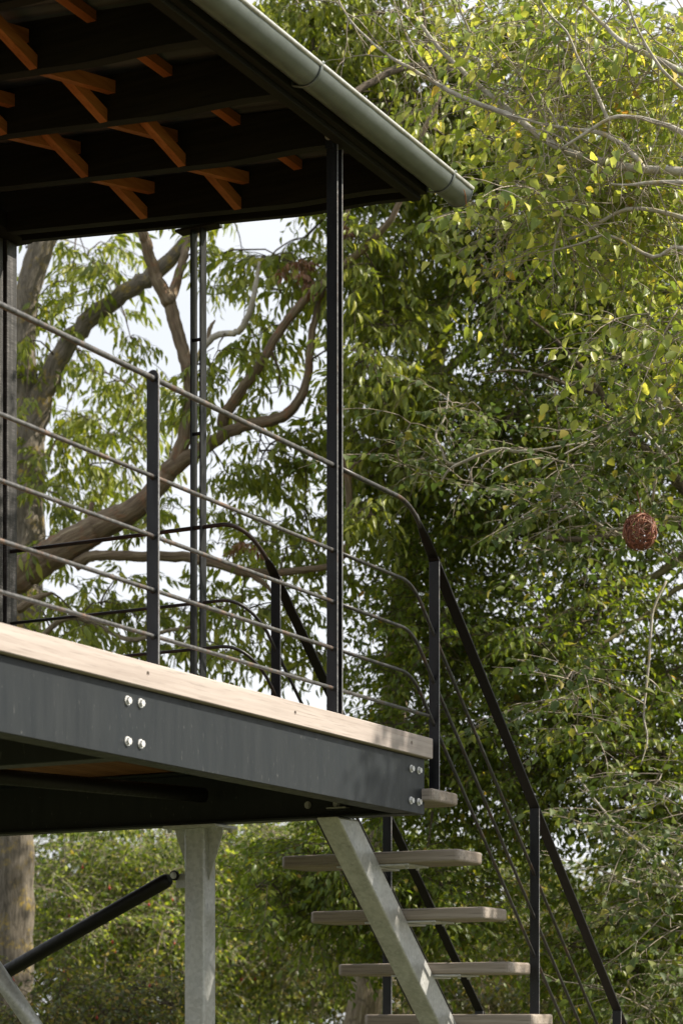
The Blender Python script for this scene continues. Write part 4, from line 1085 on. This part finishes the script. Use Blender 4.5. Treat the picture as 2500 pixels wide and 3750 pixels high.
# ------------------------------------------------------------------ rose hedge and thicket below the deck
def bush(name, label, x, y, d, rx, ry, rd, n, lm, tm, style, group, hips=0, nst=8, mat_st=M_BARK_DK, grow=(.3, .45), ns=(8, 14), cat='bush'):
    c = D(x, y, d); base = Vector((c.x, c.y, 0))
    r = thing(name, base, label, cat, group); sk = []
    stems = MB()
    for k in range(nst):
        a = rng.uniform(0, 6.28); o = Vector((math.cos(a), math.sin(a), 0)) * rng.uniform(.1, .5)
        top = Vector(tuple(ell(1, x, y - 40, d, rx * .8, ry * .9, rd * .7)[0]))
        b = base + o; m = (b + top) / 2 + Vector((o.x * .5, o.y * .5, .35 + rng.uniform(-.1, .3)))
        S = smooth([tuple(b), tuple(b * .6 + m * .4 + Vector((rng.normal(0, .05), rng.normal(0, .05), 0))), tuple(m), tuple(top)], 5)
        stems.tube([tuple(q) for q in S], [.013 - .010 * i / len(S) for i in range(len(S))], 6, caps=False, wob=.08); sk.append(S)
    stems.build('stems', mat_st, r, kind='stuff')
    p = Plant(r, lm, tm, sk)
    for q in ell(n, x, y, d, rx, ry, rd): p.clump(q, rng.uniform(*grow), int(rng.integers(*ns)), style, .3, .005, maxlink=2.0)
    p.build()
    if hips:
        hp = None
        for q in ell(hips, x, y, d - rd * .75, rx * .8, ry * .8, .25):
            if hp is None:
                q0 = q; mm = MB(); mm.tube([tuple(q + np.array([0, 0, dz_])) for dz_ in (-.013, -.009, 0, .008, .012, .03)], [.002, .007, .0095, .006, .0015, .0012], 8)
                hp = mm.build('rose_hip', M_HIP, r)
            else: dup(hp, r, q - q0)
    return r
bush('rose_bush', 'sunny rose bush with red hips seen between the trunk and the galvanised column', 260, 2110, 16.5, .75, 1.05, .9, 76, L_ROSE, M_TWIG, S_ROSE, 'rose bushes under the deck', 16)
bush('rose_bush', 'yellow green rose bush just right of the galvanised column', 600, 2110, 17.5, .75, 1.1, .9, 76, L_ROSE, M_TWIG, S_ROSE, 'rose bushes under the deck', 8)
bush('rose_bush', 'low darker rose bush at the foot of the ash trunk', 180, 2330, 14.5, .8, .40, .6, 34, L_THICK, M_TWIGD, S_ROSE, 'rose bushes under the deck', 5)
bush('thicket_bush', 'tangled brown green thicket seen between the treads and stringer', 900, 2230, 16.5, .9, .95, .9, 50, L_THICK, M_TWIG, S_THICK, 'thicket behind the stairs', 0, 16, M_BARK_TAN)
bush('thicket_bush', 'bare stemmed thicket seen between the stair handrails', 1250, 2230, 15.5, 1.0, .75, .9, 46, L_THICK, M_TWIG, S_THICK, 'thicket behind the stairs', 0, 26, M_BARK_TAN, (.3, .45), (5, 9))
bush('thicket_bush', 'dark thicket in the lower right corner of the view', 1560, 2230, 14.8, .9, .8, .9, 54, L_DARK, M_TWIG, S_THICK, 'thicket behind the stairs', 0, 16)

# far wood closing the view low down
fw = Plant(None, L_WOOD, M_TWIGD, [])
for xx, n, h, yy in ((250, 30, 1.3, 2110), (650, 30, 1.3, 2120), (1050, 28, .95, 2190), (1450, 28, .95, 2200), (-300, 20, 1.2, 2180), (2000, 20, 1.4, 2200)):
    for c in ell(int(n * 1.9), xx, yy, 27, 2.2, h * 1.3, 1.6): fw.clump(c, .9, 9, S_WOOD, connect=False)
F = np.concatenate(fw.fr[4]); V, T = leaf_verts(F, 4)
wo_ = np_mesh('far_wood', V, T, L_WOOD); tag(wo_, 'mass of far woodland foliage closing the view low behind the bushes', 'woodland', kind='stuff')

# ------------------------------------------------------------------ woven willow ball
dn_ = 9.7; nc = D(1470, 1222, dn_)
nest = thing('woven_nest', nc, 'round woven ball of red brown willow rods hanging in the tree', 'nest')
mb = MB(); A = .078; B = .086
for k in range(240):
    ax = Vector(nrmz(rng.normal(0, 1, (1, 3)))[0]); e1_ = ax.orthogonal().normalized(); e2_ = ax.cross(e1_)
    offc = rng.normal(0, .30); offc = max(-.75, min(.75, offc)); rc = math.sqrt(1 - offc * offc); a0 = rng.uniform(0, 6.28); ln = rng.uniform(.8, 2.4)
    pts = []; rad = rng.uniform(.74, 1.05)
    for j in range(9):
        an = a0 + ln * j / 8; q = ax * offc + (e1_ * math.cos(an) + e2_ * math.sin(an)) * rc
        p_ = 2.35; sq = (abs(q.x) ** p_ + abs(q.y) ** p_ + abs(q.z) ** p_) ** (-1 / p_)
        q = q * sq * rad * (1 + rng.normal(0, .012)); pts.append(nc + Vector((q.x * A * .93, q.y * A * .93, q.z * B * .93)))
    mb.tube(pts, [.0018] * 7 + [.0015, .0008], 5)
mb.build('woven_rods', M_WILLOW, nest, kind='stuff')
mb = MB(); tp = nc + Vector((0, 0, B)); hang = D(1462, 1128, dn_)
mb.tube([tuple(tp - Vector((0, 0, .02))), tuple(tp + (hang - tp) * .4 + RIGHT * .006), tuple(hang)], [.0035, .0028, .002], 7)
mb.tube([tuple(tp + RIGHT * (.02 * math.cos(k / 5)) + UP * (.018 * math.sin(k / 5))) for k in range(16)], .002, 6)
mb.build('hanger', M_WILLOW, nest)
